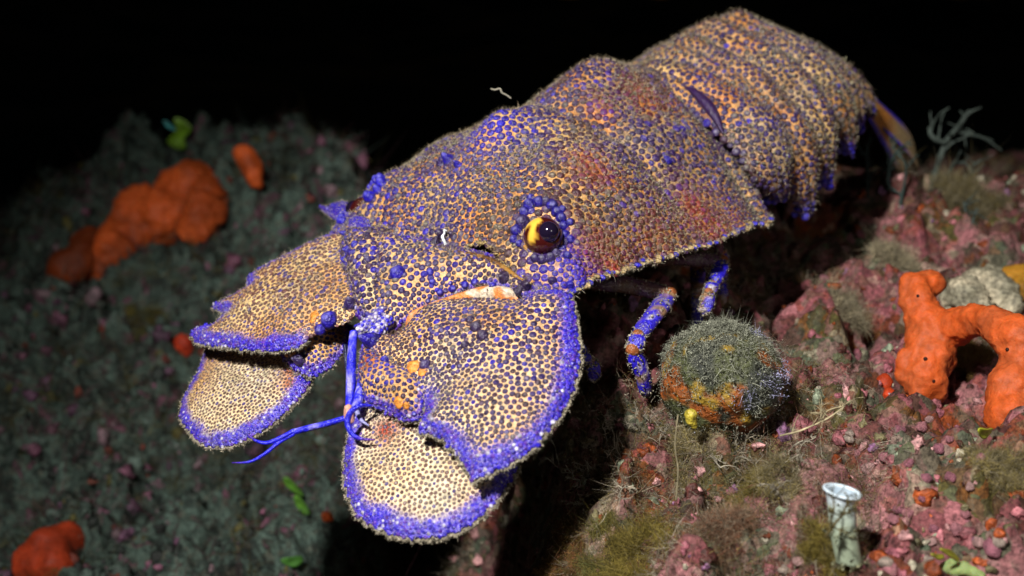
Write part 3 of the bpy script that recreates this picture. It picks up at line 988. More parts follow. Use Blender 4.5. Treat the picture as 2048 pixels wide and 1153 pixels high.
# the broad fourth segments
def L4space(P):
    return 0.158 - 0.045 * smooth(1.0, 4.5, P[:, 0] + 0.35 * (P[:, 1] - 2)) + 0.015 * noise(P, 1.2, 1)
plate('antenna_plate', [(800, 668, 0), (846, 618, 0), (915, 600, 0), (1000, 597, 0), (1042, 600, .1), (1066, 586, .8), (1102, 582), (1138, 588), (1150, 640), (1157, 700), (1150, 760), (1130, 812), (1096, 860), (1074, 888), (1030, 920), (985, 944), (946, 957), (944, 957), (930, 932), (900, 893), (868, 868), (838, 862), (852, 822, .8), (842, 792, .3), (800, 756, .1), (768, 730, .2), (742, 708, .5), (733, 688, .5), (752, 672, .1)],
      (960, 740), 25.6, nL, bulge=0.35, spacing=L4space, rfac=0.6, hfac=0.38, base_fn=red_near(warm_base(27, 0.5, 0.45), (1000, 900), 24.5, 0.5, 0.25), pal_fn=lambda P: purple_palette(P, 0.9, 0.16, 0.12, 11), blue_w=0.45, fringe_n=1600, seed=27, lift=0.25)
plate('antenna_plate', [(706, 464, .3), (665, 470), (620, 489), (560, 520), (500, 554), (494, 578), (464, 596), (426, 614), (426, 615), (449, 629), (430, 650), (410, 664), (383, 670), (383, 671), (400, 686), (445, 692), (520, 700), (572, 699), (600, 690, .9), (622, 672, .2), (650, 660, 0), (700, 640, 0), (722, 600, 0), (716, 540, 0), (696, 500, 0)],
      (580, 610), 30.2, nR, bulge=0.3, spacing=lambda P: 0.15 - 0.03 * smooth(2, 4, P[:, 0]), rfac=0.56, hfac=0.32, base_fn=warm_base(29, 0.4, 0.25), pal_fn=fleck_pal(6, (0.13, 0.05, 0.045), 0.2, 0.12), blue_w=0.4, fringe_n=1300, seed=29, lift=0.15)
# joint membranes and the granular bases of the antennae
plate('joint_membrane', [(812, 660, 0), (822, 632, 0), (860, 612, 0), (920, 590, 0), (980, 574, 0), (1030, 580, 0), (1034, 600, 0), (1000, 606, 0), (930, 612, 0), (880, 622, 0), (845, 645, 0), (828, 672, 0)],
      (930, 600), 27.1, (0.6, 0.1, 0.75), bulge=0.16, gran=False, fringe_n=0, mat=M_CLEAN, serr=0,
      base_fn=lambda V, d: mix(np.tile([0.72, 0.60, 0.46], (len(V), 1)), [0.78, 0.26, 0.06], smooth(0.0, 0.5, noise(V, 4.0, 3) + 0.25)), seed=31)
plate('antenna_base', [(765, 474), (830, 478), (900, 494), (985, 512), (1040, 545), (1066, 574), (1050, 602), (1020, 584), (970, 572), (915, 586), (862, 608), (815, 640), (778, 662), (742, 632), (735, 580), (745, 520)],
      (890, 560), 27.7, (0.5, 0.12, 0.86), lift=-0.15, bulge=0.42, spacing=0.165, rfac=0.6, hfac=0.55, base_fn=warm_base(33, 0.5, 0.2), pal_fn=lambda P: purple_palette(P, 0.35, 0.28, 0.3, 12), blue_w=0.1, fringe_n=250, seed=33)
plate('antenna_base', [(690, 480), (725, 462), (790, 470), (800, 520), (785, 580), (752, 640), (716, 630), (700, 580), (684, 530)],
      (740, 550), 29.3, (0.5, 0.0, 0.87), bulge=0.5, spacing=0.20, rfac=0.6, hfac=0.55, base_fn=warm_base(35, 0.45, 0.3), pal_fn=lambda P: purple_palette(P, 0.3, 0.4, 0.25, 13), blue_w=0.1, fringe_n=200, seed=35)
# spiny hind corner of the far antenna base, seen past the carapace
plate('antenna_base_spine', [(640, 416), (668, 420), (705, 412), (740, 440), (735, 470), (705, 462), (672, 440)],
      (690, 436), 33.0, (0.3, -0.2, 0.9), bulge=0.15, spacing=0.12, base_fn=lambda V, d: np.tile(BLUE, (len(V), 1)), pal_fn=lambda P: purple_palette(P, 0.1, 1.0, 0.3, 14), blue_w=0.4, fringe_n=120, seed=37)

# --- all lobster surfaces in one tree, used to seat beads and spines on the shell
SVs, STs, nn = [], [], 0
for V, T in solid:
    SVs.append(V); STs.append(np.asarray(T) + nn); nn += len(V)
lob_bvh = BVHTree.FromPolygons(np.concatenate(SVs).tolist(), np.concatenate(STs).tolist())
def lob_hit(px, py):
    p, n = hit_list(lob_bvh, px, py)
    if n is not None and np.dot(n, ray(px, py)) > 0: n = -n
    return p, n
# bead: finer dome with grainy top
def bead_mesh(name, r, h, colour, tip, mat, seed=0, cone=1.0):
    a_ = np.linspace(0, 2 * math.pi, 14, endpoint=False)
    rings = [(1.05, -0.4), (1.0, 0.0), (0.92, 0.3), (0.75, 0.6), (0.5, 0.85), (0.22, 0.97)] if cone == 1.0 else [(1.1, -0.4), (1.0, 0.0), (0.82, 0.25), (0.58, 0.52), (0.34, 0.78), (0.13, 0.95)]
    V = np.concatenate([np.stack([q * r * np.cos(a_ + 0.2 * k), q * r * np.sin(a_ + 0.2 * k), np.full(14, z * h)], 1) for k, (q, z) in enumerate(rings)] + [np.array([[0, 0, h]])])
    V = V + 0.10 * r * np.stack([noise(V, 2.2 / r, seed), noise(V, 2.2 / r, seed + 1), noise(V, 2.2 / r, seed + 2)], 1)
    F = [list(f) for f in grid_faces(6, 14, True)] + [[70 + j, 70 + (j + 1) % 14, 84] for j in range(14)]
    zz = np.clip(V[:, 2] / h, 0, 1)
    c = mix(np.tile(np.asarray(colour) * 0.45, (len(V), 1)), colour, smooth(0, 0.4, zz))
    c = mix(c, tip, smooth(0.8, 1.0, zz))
    return mesh_data(name, V, F, mat, c)
BEADS = {}
def bead(name, P, N, r, h, colour, tip=None, parent=None, cone=1.0):
    tip = np.asarray(colour) * 1.2 + 0.1 if tip is None else tip
    key = (name, round(r, 2), round(h, 2), tuple(np.round(colour, 2)), cone)
    if key not in BEADS:
        BEADS[key] = bead_mesh(name, r, h, colour, tip, M_GRAN, len(BEADS), cone)
    o = bpy.data.objects.new(name, BEADS[key])
    COL.objects.link(o)
    o.parent = parent or LOB
    b = np.array((parent or LOB)['_b'])
    o.location = Vector(P - b) * S
    q = Vector(N).to_track_quat('Z', 'Y')
    o.rotation_euler = (q @ Vector((0, 0, 1)).rotation_difference(Vector((0, 0, 1)))).to_euler()
    return o
# --- eyes
def uv_sphere(c, r, nu=32, nv=20, squash=(1, 1, 1)):
    th = np.linspace(0, math.pi, nv)
    ph = np.linspace(0, 2 * math.pi, nu, endpoint=False)
    A, Bp = np.meshgrid(th, ph, indexing='ij')
    V = np.stack([np.sin(A) * np.cos(Bp), np.sin(A) * np.sin(Bp), np.cos(A)], -1).reshape(-1, 3) * np.array(squash) * r
    return V + c, grid_faces(nv, nu, True)
for sgn, (epx, epy, edep) in ((1, (1088, 472, None)), (-1, (704, 368, None))):
    ec = np.array([-0.85, sgn * 3.8, -0.55])
    if sgn == 1:
        hp_, hn_ = hit_list(car_bvh, 1086, 474)
        ec = w2l((hp_ - nrm(ray(1086, 474)) * 0.22)[None])[0]
        ed_ = float(-(hp_ - CAM) @ CB) - 0.22
    eye = None
    V, F = uv_sphere(ec, 0.50)
    d = V - ec
    out = nrm([0.45, sgn * 0.75, 0.35])
    c = np.tile([0.05, 0.006, 0.006], (len(V), 1))
    yel = (sgn > 0) * smooth(0.12, 0.3, noise(V, 3.4, 12) + 0.75 * (d @ nrm([0.75, -0.62 * sgn, 0.25])) / 0.5 - 0.62)
    c = mix(c, [0.85, 0.50, 0.06], yel)
    eye = mk('eye', l2w(V), F, M_EYE, LOB, c)
    if sgn == 1:
        cc = w2l(at(1097, 465, ed_ - 0.36)[None])[0]
    else:
        cc = ec + out * 0.36
    V, F = uv_sphere(cc, 0.27)
    ax_ = nrm(cc - ec) if sgn == 1 else out
    rimk = np.exp(-(((V - cc) @ ax_ / 0.27 + 0.05) / 0.14) ** 2)
    mk('cornea', l2w(V), F, M_EYE, eye, mix(np.tile([0.010, 0.006, 0.02], (len(V), 1)), [0.35, 0.01, 0.02], rimk))
# bead ring round the near eye, placed on the shell; the far one mirrored
ring_px = [(1046, 445, .20), (1050, 425, .16), (1060, 412, .19), (1078, 406, .17), (1092, 405, .15), (1104, 412, .17), (1113, 424, .15), (1122, 436, .15), (1128, 452, .14), (1131, 470, .14),
           (1130, 487, .15), (1124, 500, .15), (1113, 510, .15), (1100, 517, .15), (1085, 520, .14), (1070, 517, .13), (1034, 462, .17), (1028, 480, .13), (1124, 420, .12), (1140, 445, .11), (1142, 480, .12), (1134, 512, .12), (1062, 398, .13), (1040, 488, .11)]
ring_loc = []
for px, py, r in ring_px:
    p, n = hit_list(car_bvh, px, py)
    if p is None: continue
    if np.dot(n, ray(px, py)) > 0: n = -n
    bead('orbital_tubercle', p, n, r, r * 1.1, BLUE * 0.38 + PURP * 0.2 if (px + py) % 3 else PURP * 0.8, None, carapace)
    ring_loc.append((w2l(p[None])[0], n @ RW, r))
for rl, ln, r in ring_loc[:16]:
    m = np.array([1, -1, 1.0])
    bead('orbital_tubercle', l2w((rl * m)[None])[0], RW @ (ln * m), r, r * 1.2, BLUE * 0.8, None, carapace)
# blue spines and warts
for px, py, r, h, cname in [(795, 547, .22, .20, 'b'), (700, 610, .20, .30, 'p'), (658, 640, .24, .22, 'b'), (600, 718, .20, .28, 'p'), (742, 682, .22, .42, 'b'), (640, 660, .16, .15, 'b'),
                            (898, 322, .20, .34, 'b'), (882, 330, .13, .22, 'p'), (915, 330, .12, .2, 'b'), (952, 655, .17, .14, 'd'), (965, 672, .16, .14, 'd'), (940, 640, .12, .1, 'd'), (930, 690, .11, .1, 'd'),
                            (1035, 585, .16, .2, 'd'), (1050, 572, .15, .2, 'd'), (1008, 555, .17, .2, 'd'), (886, 470, .18, .25, 'd'), (870, 486, .16, .2, 'd'), (905, 470, .12, .15, 'd'),
                            (865, 565, .10, .1, 'b'), (880, 585, .10, .1, 'b'), (905, 578, .1, .1, 'b'), (930, 570, .11, .1, 'b'), (950, 565, .11, .1, 'b'), (966, 568, .11, .1, 'b'), (985, 572, .1, .1, 'b'), (860, 545, .11, .1, 'b'),
                            (695, 500, .14, .16, 'b'), (690, 520, .13, .14, 'b'), (710, 490, .12, .12, 'b'), (735, 520, .13, .1, 'p'), (690, 468, .10, .2, 'b'), (850, 730, .15, .12, 'p'), (770, 720, .12, .1, 'b'), (720, 352, .16, .28, 'b'), (714, 374, .16, .3, 'b'), (724, 330, .13, .24, 'b'), (745, 345, .10, .12, 'b'), (735, 365, .10, .12, 'b'),
                            (1335, 322, .16, .12, 'b'), (1250, 320, .12, .1, 'p'), (1165, 570, .13, .15, 'b'), (1140, 570, .12, .14, 'b'), (1105, 562, .12, .15, 'p')]:
    p, n = lob_hit(px, py)
    if p is None: continue
    colr = {'b': BLUE * 0.55 + PURP * 0.2, 'p': PURP * 0.9, 'd': np.array([0.035, 0.018, 0.07])}[cname]
    bead('shell_tubercle', p, n, r, h, colr, None, None, 0.8 if h > r else 1.0)
# orange joint pads
for px, py, r, h in [(630, 630, .15, .05), (626, 640, .10, .04), (588, 704, .18, .07), (574, 708, .10, .05), (826, 734, .18, .05), (845, 744, .14, .04), (798, 806, .15, .05), (812, 812, .10, .04)]:
    p, n = lob_hit(px, py)
    if p is not None:
        bead('joint_pad', p, n, r, h, np.array([0.78, 0.28, 0.04]), np.array([0.82, 0.38, 0.08]))

# rim of soft skin under the near eye, and the golden skin in the cleft below the carapace front
er_ = np.array([at(x, y, ed_ - 0.05) for x, y in [(1048, 492), (1062, 506), (1082, 512), (1104, 506), (1118, 490), (1122, 472)]])
V, F = tube(er_, [.04, .08, .1, .1, .08, .04], 10, 6)
mk('eye_lid', V, F, M_CLEAN, LOB, np.tile([0.45, 0.22, 0.05], (len(V), 1)))
cl_ = []
for x, y in [(905, 503), (940, 508), (975, 518), (1005, 534), (1030, 552), (1050, 566)]:
    hp_, _ = lob_hit(x, y)
    cl_.append(at(x, y, float(-(hp_ - CAM) @ CB) - 0.02))
V, F = tube(np.array(cl_), [.02, .045, .06, .07, .06, .03], 10, 6)
mk('cleft_membrane', V, F, M_CLEAN, LOB, mix(np.tile([0.34, 0.17, 0.03], (len(V), 1)), [0.12, 0.05, 0.015], smooth(-0.3, 0.4, noise(V, 3, 3))))
cr_ = []
for x, y in [(1370, 174), (1392, 188), (1416, 212), (1434, 240), (1446, 268)]:
    hp_, _ = lob_hit(x, y)
    cr_.append(at(x, y, float(-(hp_ - CAM) @ CB) - 0.10))
V, F = tube(np.array(cr_), [.03, .16, .22, .16, .03], 14, 8, 0.8)
mk('neck_membrane', V, F, M_CLEAN, LOB, np.tile([0.035, 0.012, 0.075], (len(V), 1)))
# --- antennules
def path(name, pts, rad, colour, parent=None, nseg=10, mat=None, sub=6, speck=0.0, tipc=None, beads=0):
    P = np.array([at(*q) for q in pts])
    V, F = tube(P, rad, nseg, sub)
    c = np.tile(np.asarray(colour, float), (len(V), 1))
    if speck:
        c = mix(c, [0.55, 0.5, 0.75], smooth(0.15, 0.45, noise(V, 8.0, 5)) * speck)
    if tipc is not None:
        n_ = (len(V) - 2) // nseg
        f = np.r_[np.repeat(np.linspace(0, 1, n_), nseg), 0, 1]
        c = mix(c, tipc, smooth(0.7, 1.0, f))
    ob = mk(name, V, F, mat or M_CLEAN, parent or LOB, c)
    if beads:
        Vl = w2l(V); T = quads_to_tris(np.array([f for f in F if len(f) == 4]))
        N = vert_normals(Vl, T)
        ctr = Vl.mean(0)
        if ((Vl - ctr) * N).sum() < 0: N = -N
        def pal(P):
            b = np.where(rng.random((len(P), 1)) < 0.5, np.array([[0.60, 0.56, 0.68]]), BLUE[None])
            return b, b * 0.6, b * 1.2
        granule_part(ob, Vl, T, lambda P: np.full(len(P), beads), 0.55, 0.5, pal, N)
    return ob
AB = np.array([0.02, 0.02, 0.75])
an1 = path('antennule', [(800, 605, 28.0), (765, 628, 27.6), (738, 650, 27.3), (716, 662, 27.2)], [.18, .2, .19, .15], [0.2, 0.16, 0.5], speck=1.0, mat=M_PLATE, beads=0.085)
path('antennule_joint', [(708, 664, 27.2), (704, 700, 27.0), (702, 760, 26.7), (700, 822, 26.4)], [.11, .115, .13, .12], AB, an1, speck=0.55)
path('antennule_joint', [(700, 834, 26.4), (660, 846, 26.3), (620, 856, 26.2), (588, 864, 26.1)], [.075, .075, .08, .075], AB, an1, speck=0.3)
path('flagellum', [(588, 862, 26.1), (562, 876, 26.0), (535, 886, 25.95), (512, 882, 25.9), (497, 869, 25.9)], [.06, .06, .05, .035, .012], AB, an1, tipc=[0.10, 0.01, 0.22])
path('flagellum', [(588, 868, 26.1), (560, 884, 26.0), (530, 908, 25.9), (500, 924, 25.8), (464, 926, 25.8)], [.055, .05, .045, .035, .012], AB, an1, tipc=[0.05, 0.01, 0.3])
path('knuckle', [(697, 812, 26.35), (698, 832, 26.3), (704, 846, 26.3)], [.10, .13, .09], [0.6, 0.3, 0.22], an1)
an2 = path('antennule', [(775, 640, 27.2), (752, 668, 26.9), (744, 690, 26.8)], [.18, .2, .14], [0.16, 0.13, 0.5], speck=0.9, mat=M_PLATE, beads=0.085)
path('antennule_joint', [(742, 690, 26.8), (732, 735, 26.5), (722, 780, 26.2), (712, 818, 25.9)], [.12, .12, .13, .12], AB, an2, speck=0.5)
path('flagellum', [(742, 812, 25.6), (722, 812, 25.5), (702, 824, 25.4), (695, 846, 25.4), (704, 868, 25.3), (722, 878, 25.2), (750, 880, 25.15)], [.03, .055, .07, .075, .06, .045, .012], AB * 0.8, an2, tipc=[0.10, 0.01, 0.25])
path('flagellum', [(712, 820, 25.9), (722, 840, 25.7), (738, 852, 25.6)], [.06, .05, .02], [0.3, 0.3, 0.6], an2)
path('bent_ridge', [(690, 690, 27.6), (696, 760, 27.2), (694, 808, 26.9)], [.05, .06, .04], [0.01, 0.015, 0.06], an1)

# --- legs
def leg(P3, rad, left):
    P3 = np.array(P3, float)
    l = thing_part = None
    parts = []
    for i in range(len(P3) - 1):
        a_, b_ = P3[i], P3[i + 1]
        m_ = 0.5 * (a_ + b_) + np.array([0, 0.05, 0.05])
        V, F = tube(np.array([a_, a_ * 0.8 + b_ * 0.2, m_, a_ * 0.15 + b_ * 0.85, b_]), [rad[i] * 0.7, rad[i], rad[i] * 0.95, rad[i] * 0.9, rad[i + 1] * 0.65], 14, 7, 0.7)
        n1 = noise(V, 2.2, 31); n2 = noise(V, 7.0, 33)
        c = mix(np.tile(BLUE, (len(V), 1)), [0.35, 0.20, 0.10], smooth(0.15, 0.5, n1 + 0.3 * n2))
        c = mix(c, [0.5, 0.45, 0.5], smooth(0.45, 0.7, n2))
        if i == 0:
            c = mix(c, [0.14, 0.05, 0.02], 0.85)
        nm = ['leg', 'wrist', 'shank', 'claw'][min(i, 3)]
        o = mk(nm, l2w(V), F, M_SHELL, LOB if i == 0 else l, c)
        if i == 0: l = o
        # silt and short hairs along the segment
        k = 220
        T = np.array([f for f in F if len(f) == 4])
        T = quads_to_tris(T)
        N = vert_normals(V, T)
        ids = rng.integers(0, len(V), k)
        V1, F1 = flecks(V[ids], N[ids], rng.uniform(0.02, 0.06, k), 0.4)
        mk('silt', l2w(V1), F1, M_SILT, l if i else o, np.repeat(FR * rng.uniform(0.5, 1.5, (k, 1)), 4, 0), kind='stuff', smooth_shade=False)
        if i >= 1:
            oj, Fj = uv_sphere(a_, rad[i] * 0.72, 16, 10)
            mk('knee_joint', l2w(oj), Fj, M_CLEAN, l, np.tile([0.32, 0.10, 0.03], (len(oj), 1)))
    return l
vis = [([(-2.6, 3.0, -2.0), lp(1340, 588, 4.9), lp(1276, 672, 5.3), lp(1266, 700, 5.35), lp(1296, 790, 5.4)], [.3, .27, .24, .27, .14]),
       ([(-5.0, 3.0, -2.0), lp(1446, 522, 4.7), lp(1424, 570, 5.0), lp(1418, 585, 5.1), lp(1408, 628, 5.2)], [.3, .24, .2, .2, .1]),
       ([(-1.0, 3.0, -2.3), (-0.4, 4.6, -2.9), lp(1160, 716, 5.0), lp(1178, 722, 5.05), lp(1190, 760, 5.1)], [.3, .25, .2, .2, .1]),
       ([(-7.0, 3.0, -2.0), (-7.6, 3.4, -2.9), (-7.7, 3.3, -3.6), (-7.7, 3.3, -3.9), (-7.6, 3.3, -4.9)], [.3, .24, .2, .2, .1]),
       ([(-8.6, 3.0, -2.0), (-9.2, 3.2, -2.9), (-9.3, 3.1, -3.6), (-9.3, 3.1, -3.9), (-9.3, 3.1, -4.9)], [.3, .24, .2, .2, .1])]
for P3, rad in vis:
    leg(P3, rad, True)
    leg([np.array(p) * [1, -1, 1] for p in P3], rad, False)
# outer ridge of the near leg's shank

# ------------------------------------------------------------------ growth on the reef
def depth_of(P):
    return float(-(np.asarray(P) - CAM) @ CB)
# things that sit on the reef, outlined by blobs that are fused into one body
def fused(name, label, cat, blobs, colour, voxel, mat=M_SPONGE, group=None, rough=0.06, seed=0, colour2=None, children=None):
    bm = bmesh.new()
    for p, r in blobs:
        bmesh.ops.create_icosphere(bm, subdivisions=3, radius=r * S, matrix=Matrix.Translation(Vector(p) * S))
    me = bpy.data.meshes.new('tmp')
    bm.to_mesh(me); bm.free()
    ob = bpy.data.objects.new('tmp', me)
    COL.objects.link(ob)
    md = ob.modifiers.new('r', 'REMESH'); md.mode = 'VOXEL'; md.voxel_size = voxel * S
    ms = ob.modifiers.new('s', 'SMOOTH'); ms.iterations = 16; ms.factor = 0.6
    ev = ob.evaluated_get(bpy.context.evaluated_depsgraph_get())
    m2 = bpy.data.meshes.new_from_object(ev)
    V = np.empty(len(m2.vertices) * 3, np.float32); m2.vertices.foreach_get('co', V)
    V = V.reshape(-1, 3).astype(float) / S
    N = np.empty(len(m2.vertices) * 3, np.float32); m2.vertices.foreach_get('normal', N)
    N = N.reshape(-1, 3).astype(float)
    F = [list(p.vertices) for p in m2.polygons]
    bpy.data.objects.remove(ob); bpy.data.meshes.remove(me); bpy.data.meshes.remove(m2)
    # keep the largest connected body
    lab = np.arange(len(V))
    E_ = np.array([(f[i], f[(i + 1) % len(f)]) for f in F for i in range(len(f))])
    while True:
        m_ = np.minimum(lab[E_[:, 0]], lab[E_[:, 1]])
        new = lab.copy()
        np.minimum.at(new, E_[:, 0], m_); np.minimum.at(new, E_[:, 1], m_)
        new = new[new]
        if (new == lab).all(): break
        lab = new
    big = np.argmax(np.bincount(lab))
    keep = lab == big
    remap = np.cumsum(keep) - 1
    F = [[int(remap[i]) for i in f] for f in F if keep[f[0]]]
    V, N = V[keep], N[keep]
    sz = np.mean([r for _, r in blobs])
    V = V + N * (rough * (fbm(V, 1.2 / sz, seed, 3) + 0.6 * np.abs(fbm(V, 3.0 / sz, seed + 5, 2))))[:, None] * sz * 2
    k = smooth(-0.5, 0.6, fbm(V, 0.9 / sz, seed + 9, 3))
    c = mix(np.tile(np.asarray(colour, float), (len(V), 1)), np.asarray(colour) * 0.55 if colour2 is None else colour2, k)
    base = V[np.argmin(V[:, 2])]
    o = mk(name, V, F, mat, None, c, base=base)
    return tag(o, label, cat, group), V, N
def on_reef(px, py, r_px, out=0.5):
    """a blob resting on the reef surface behind this pixel"""
    p, n = hit_reef(px, py)
    r = r_px * 1.55 * depth_of(p) / FPX
    return p + (n * 0.4 - nrm(ray(px, py)) * 0.6) * r * out, r
OR = np.array([0.58, 0.10, 0.018]); OR2 = np.array([0.50, 0.06, 0.010])
# right-hand sponge: stands on the reef and arches over to a second foot
def fan_blobs(pts, dz):
    return [(at(x, y, d), r * 1.4 * d / FPX) for x, y, r, d in pts]
d0 = depth_of(hit_reef(1850, 792)[0]) - 0.5
d1 = max(depth_of(hit_reef(2020, 850)[0]) - 0.6, d0 - 3.2)
rs = [(1832, 572, 22, d0 + 1.3), (1862, 566, 20, d0 + 1.4), (1838, 605, 26, d0 + 1.0), (1852, 640, 30, d0 + .8), (1858, 678, 34, d0 + .5), (1862, 712, 34, d0 + .3), (1815, 720, 18, d0 + .4), (1822, 748, 20, d0 + .3), (1852, 752, 30, d0),
      (1838, 780, 20, d0), (1868, 782, 20, d0), *[(1885 + 150 * t_, 664 - 26 * math.sin(math.pi * t_) + 10 * t_, 21 + 7 * t_ + 3 * math.sin(9 * t_), d0 + 0.6 + (d1 - d0) * t_) for t_ in np.linspace(0, 1, 13)], (2040, 705, 30, d1 + 0.6), (2042, 740, 34, d1 + .7),
      (2030, 785, 40, d1 + .3), (2024, 830, 36, d1), (2022, 850, 32, d1 + 0.6), (2030, 858, 32, d1 + 1.4), (2060, 800, 40, d1 + .3), (2075, 730, 40, d1 + .9)]
rsp, rsV, rsN = fused('orange_sponge', 'smooth orange sponge arching between two feet on the pink crusted rock', 'sponge', fan_blobs(rs, 0), OR, 0.085, rough=0.08, seed=3, colour2=OR * [0.85, 0.8, 0.9] + [0, 0.02, 0.01])
for px, py, r in [(1853, 718, .06), (1836, 592, .05), (1866, 765, .05), (2016, 700, .05)]:
    o_ = at(px, py, d0)
    k_ = np.argmin(np.linalg.norm(np.cross(rsV - CAM, nrm(ray(px, py))), axis=1) + 0.02 * ((rsV - CAM) @ nrm(ray(px, py))))
    V, F = uv_sphere(rsV[k_], r, 12, 8)
    mk('pore', V, F, M_SPONGE, rsp, np.tile([0.02, 0.005, 0.003], (len(V), 1)))
def reef_sponge(name, label, cat, pts, colour, vox, seed, rough=0.05, out=0.6, group=None, mat=M_SPONGE, colour2=None):
    return fused(name, label, cat, [on_reef(x, y, r, out) for x, y, r in pts], colour, vox, mat, group, rough, seed, colour2)
reef_sponge('orange_sponge', 'large lobed orange sponge sprawling along the dim reef slope', 'sponge',
            [(392, 365, 26), (362, 372, 20), (425, 395, 24), (418, 428, 26), (404, 462, 24), (365, 405, 30), (332, 430, 32), (300, 425, 30), (275, 410, 24), (285, 460, 34), (335, 460, 26), (250, 440, 24), (245, 480, 30), (222, 510, 28), (205, 540, 26), (228, 550, 20), (188, 568, 12), (185, 532, 16), (350, 380, 20)], OR * 0.95, 0.16, 21, 0.11)
dl = depth_of(hit_reef(512, 362)[0]) - 0.4
fused('orange_sponge', 'lone upright orange sponge lobe near the crest of the dim slope', 'sponge', [(at(x, y, dl), r * dl / FPX) for x, y, r in [(486, 306, 20), (494, 320, 23), (502, 336, 23), (509, 352, 20), (513, 366, 15)]], OR * 0.95, 0.14, rough=0.08, seed=22)
reef_sponge('orange_sponge', 'dim brownish orange sponge patch at the dark end of the lobed sponge', 'sponge', [(130, 535, 22), (150, 520, 20), (178, 488, 20), (118, 552, 14), (160, 545, 16), (160, 492, 16), (165, 505, 20), (152, 532, 22), (140, 545, 20)], OR * 0.4, 0.16, 23)  # weak light at this end put into the colour as darker orange
reef_sponge('red_sponge', 'small red sponge spot on the slope behind the far antenna tip', 'sponge', [(366, 688, 13), (374, 700, 10), (362, 678, 8)], np.array([0.6, 0.05, 0.015]), 0.09, 24)
reef_sponge('red_sponge', 'rust red sponge crust in the dark hollow low on the slope', 'sponge', [(100, 1105, 30), (128, 1085, 26), (80, 1130, 30), (115, 1135, 28)], np.array([0.40, 0.045, 0.012]), 0.14, 25)
reef_sponge('red_sponge', 'red orange sponge crust beside the foot of the arching sponge', 'sponge', [(1768, 768, 12), (1775, 790, 10), (1800, 782, 12), (1795, 800, 12), (1815, 800, 9)], np.array([0.6, 0.06, 0.012]), 0.06, 26)
reef_sponge('orange_sponge', 'tiny orange sponge spot on the slope under the green blades', 'sponge', [(650, 1035, 8), (660, 1040, 6)], OR, 0.07, 27)
reef_sponge('yellow_sponge', 'yellow brown sponge cushion above the arching orange sponge', 'sponge', [(2030, 565, 24), (2048, 585, 24), (2015, 552, 14)], np.array([0.42, 0.20, 0.02]), 0.09, 28, 0.08)
st, stV, stN = reef_sponge('pale_stone', 'pale cream pitted stone behind the arching orange sponge', 'stone', [(1905, 600, 18), (1935, 590, 26), (1965, 588, 30), (2000, 600, 28), (1950, 612, 22), (1985, 570, 22), (2020, 615, 20)], np.array([0.55, 0.48, 0.34]), 0.09, 29, 0.11, 0.5, None, M_CRUST, np.array([0.26, 0.24, 0.17]))
# pebble-like coralline knobs that can be told apart
PK = [np.array([0.46, 0.19, 0.22]), np.array([0.40, 0.15, 0.20]), np.array([0.55, 0.33, 0.32]), np.array([0.50, 0.40, 0.34])]
def knob_mesh(seed):
    V, F = uv_sphere(np.zeros(3), 1.0, 14, 9)
    V = V * np.array([1, 0.85, 0.8])
    V = V + 0.28 * (V / np.linalg.norm(V, axis=1)[:, None]) * fbm(V, 1.5, seed, 3)[:, None]
    c = mix(np.tile(PK[seed % 4], (len(V), 1)), PK[seed % 4] * 0.6, smooth(-0.3, 0.5, fbm(V, 2.0, seed + 3, 2)))
    return mesh_data('coralline_knob', V, F, M_CRUST, c)
KM = [knob_mesh(s_) for s_ in range(10)]
for i, (px, py, r) in enumerate([(1818, 1028, 14), (1800, 1022, 11), (1740, 1065, 14), (1725, 1072, 11), (1915, 1060, 14), (1868, 1058, 10), (1862, 1085, 10), (1852, 1120, 12), (1790, 1040, 12), (1845, 1000, 10), (1930, 1030, 10), (1985, 1098, 20), (1960, 1085, 14), (2000, 1085, 14), (1715, 912, 12),
                                   (1850, 960, 12), (1740, 940, 14), (1700, 880, 12), (1775, 915, 14), (1820, 930, 12), (1840, 855, 13), (1800, 860, 12), (1860, 840, 9), (1770, 1125, 16), (1780, 1140, 16), (1900, 955, 12), (1940, 975, 10), (1700, 870, 10), (1640, 540, 12), (1650, 560, 10), (1700, 480, 12), (1720, 470, 10), (1690, 500, 10),
                                   (1480, 1010, 12), (1500, 1000, 10), (1460, 985, 9), (1600, 1125, 12), (1570, 1140, 12), (1540, 1145, 10), (1880, 900, 12), (1900, 880, 9), (1960, 920, 11)]):
    p, n = hit_reef(px, py)
    rr_ = r * depth_of(p) / FPX
    o = bpy.data.objects.new('coralline_knob', KM[i % 10])
    COL.objects.link(o)
    o.location = Vector(p + n * rr_ * 0.3) * S
    o.scale = (rr_, rr_, rr_)
    o.rotation_euler = (random.uniform(-0.5, 0.5), random.uniform(-0.5, 0.5), random.uniform(0, 6.28))
    tag(o, 'small rounded pink coralline knob on the crusted rock', 'coralline', 'pink coralline knobs dotted over the rock')

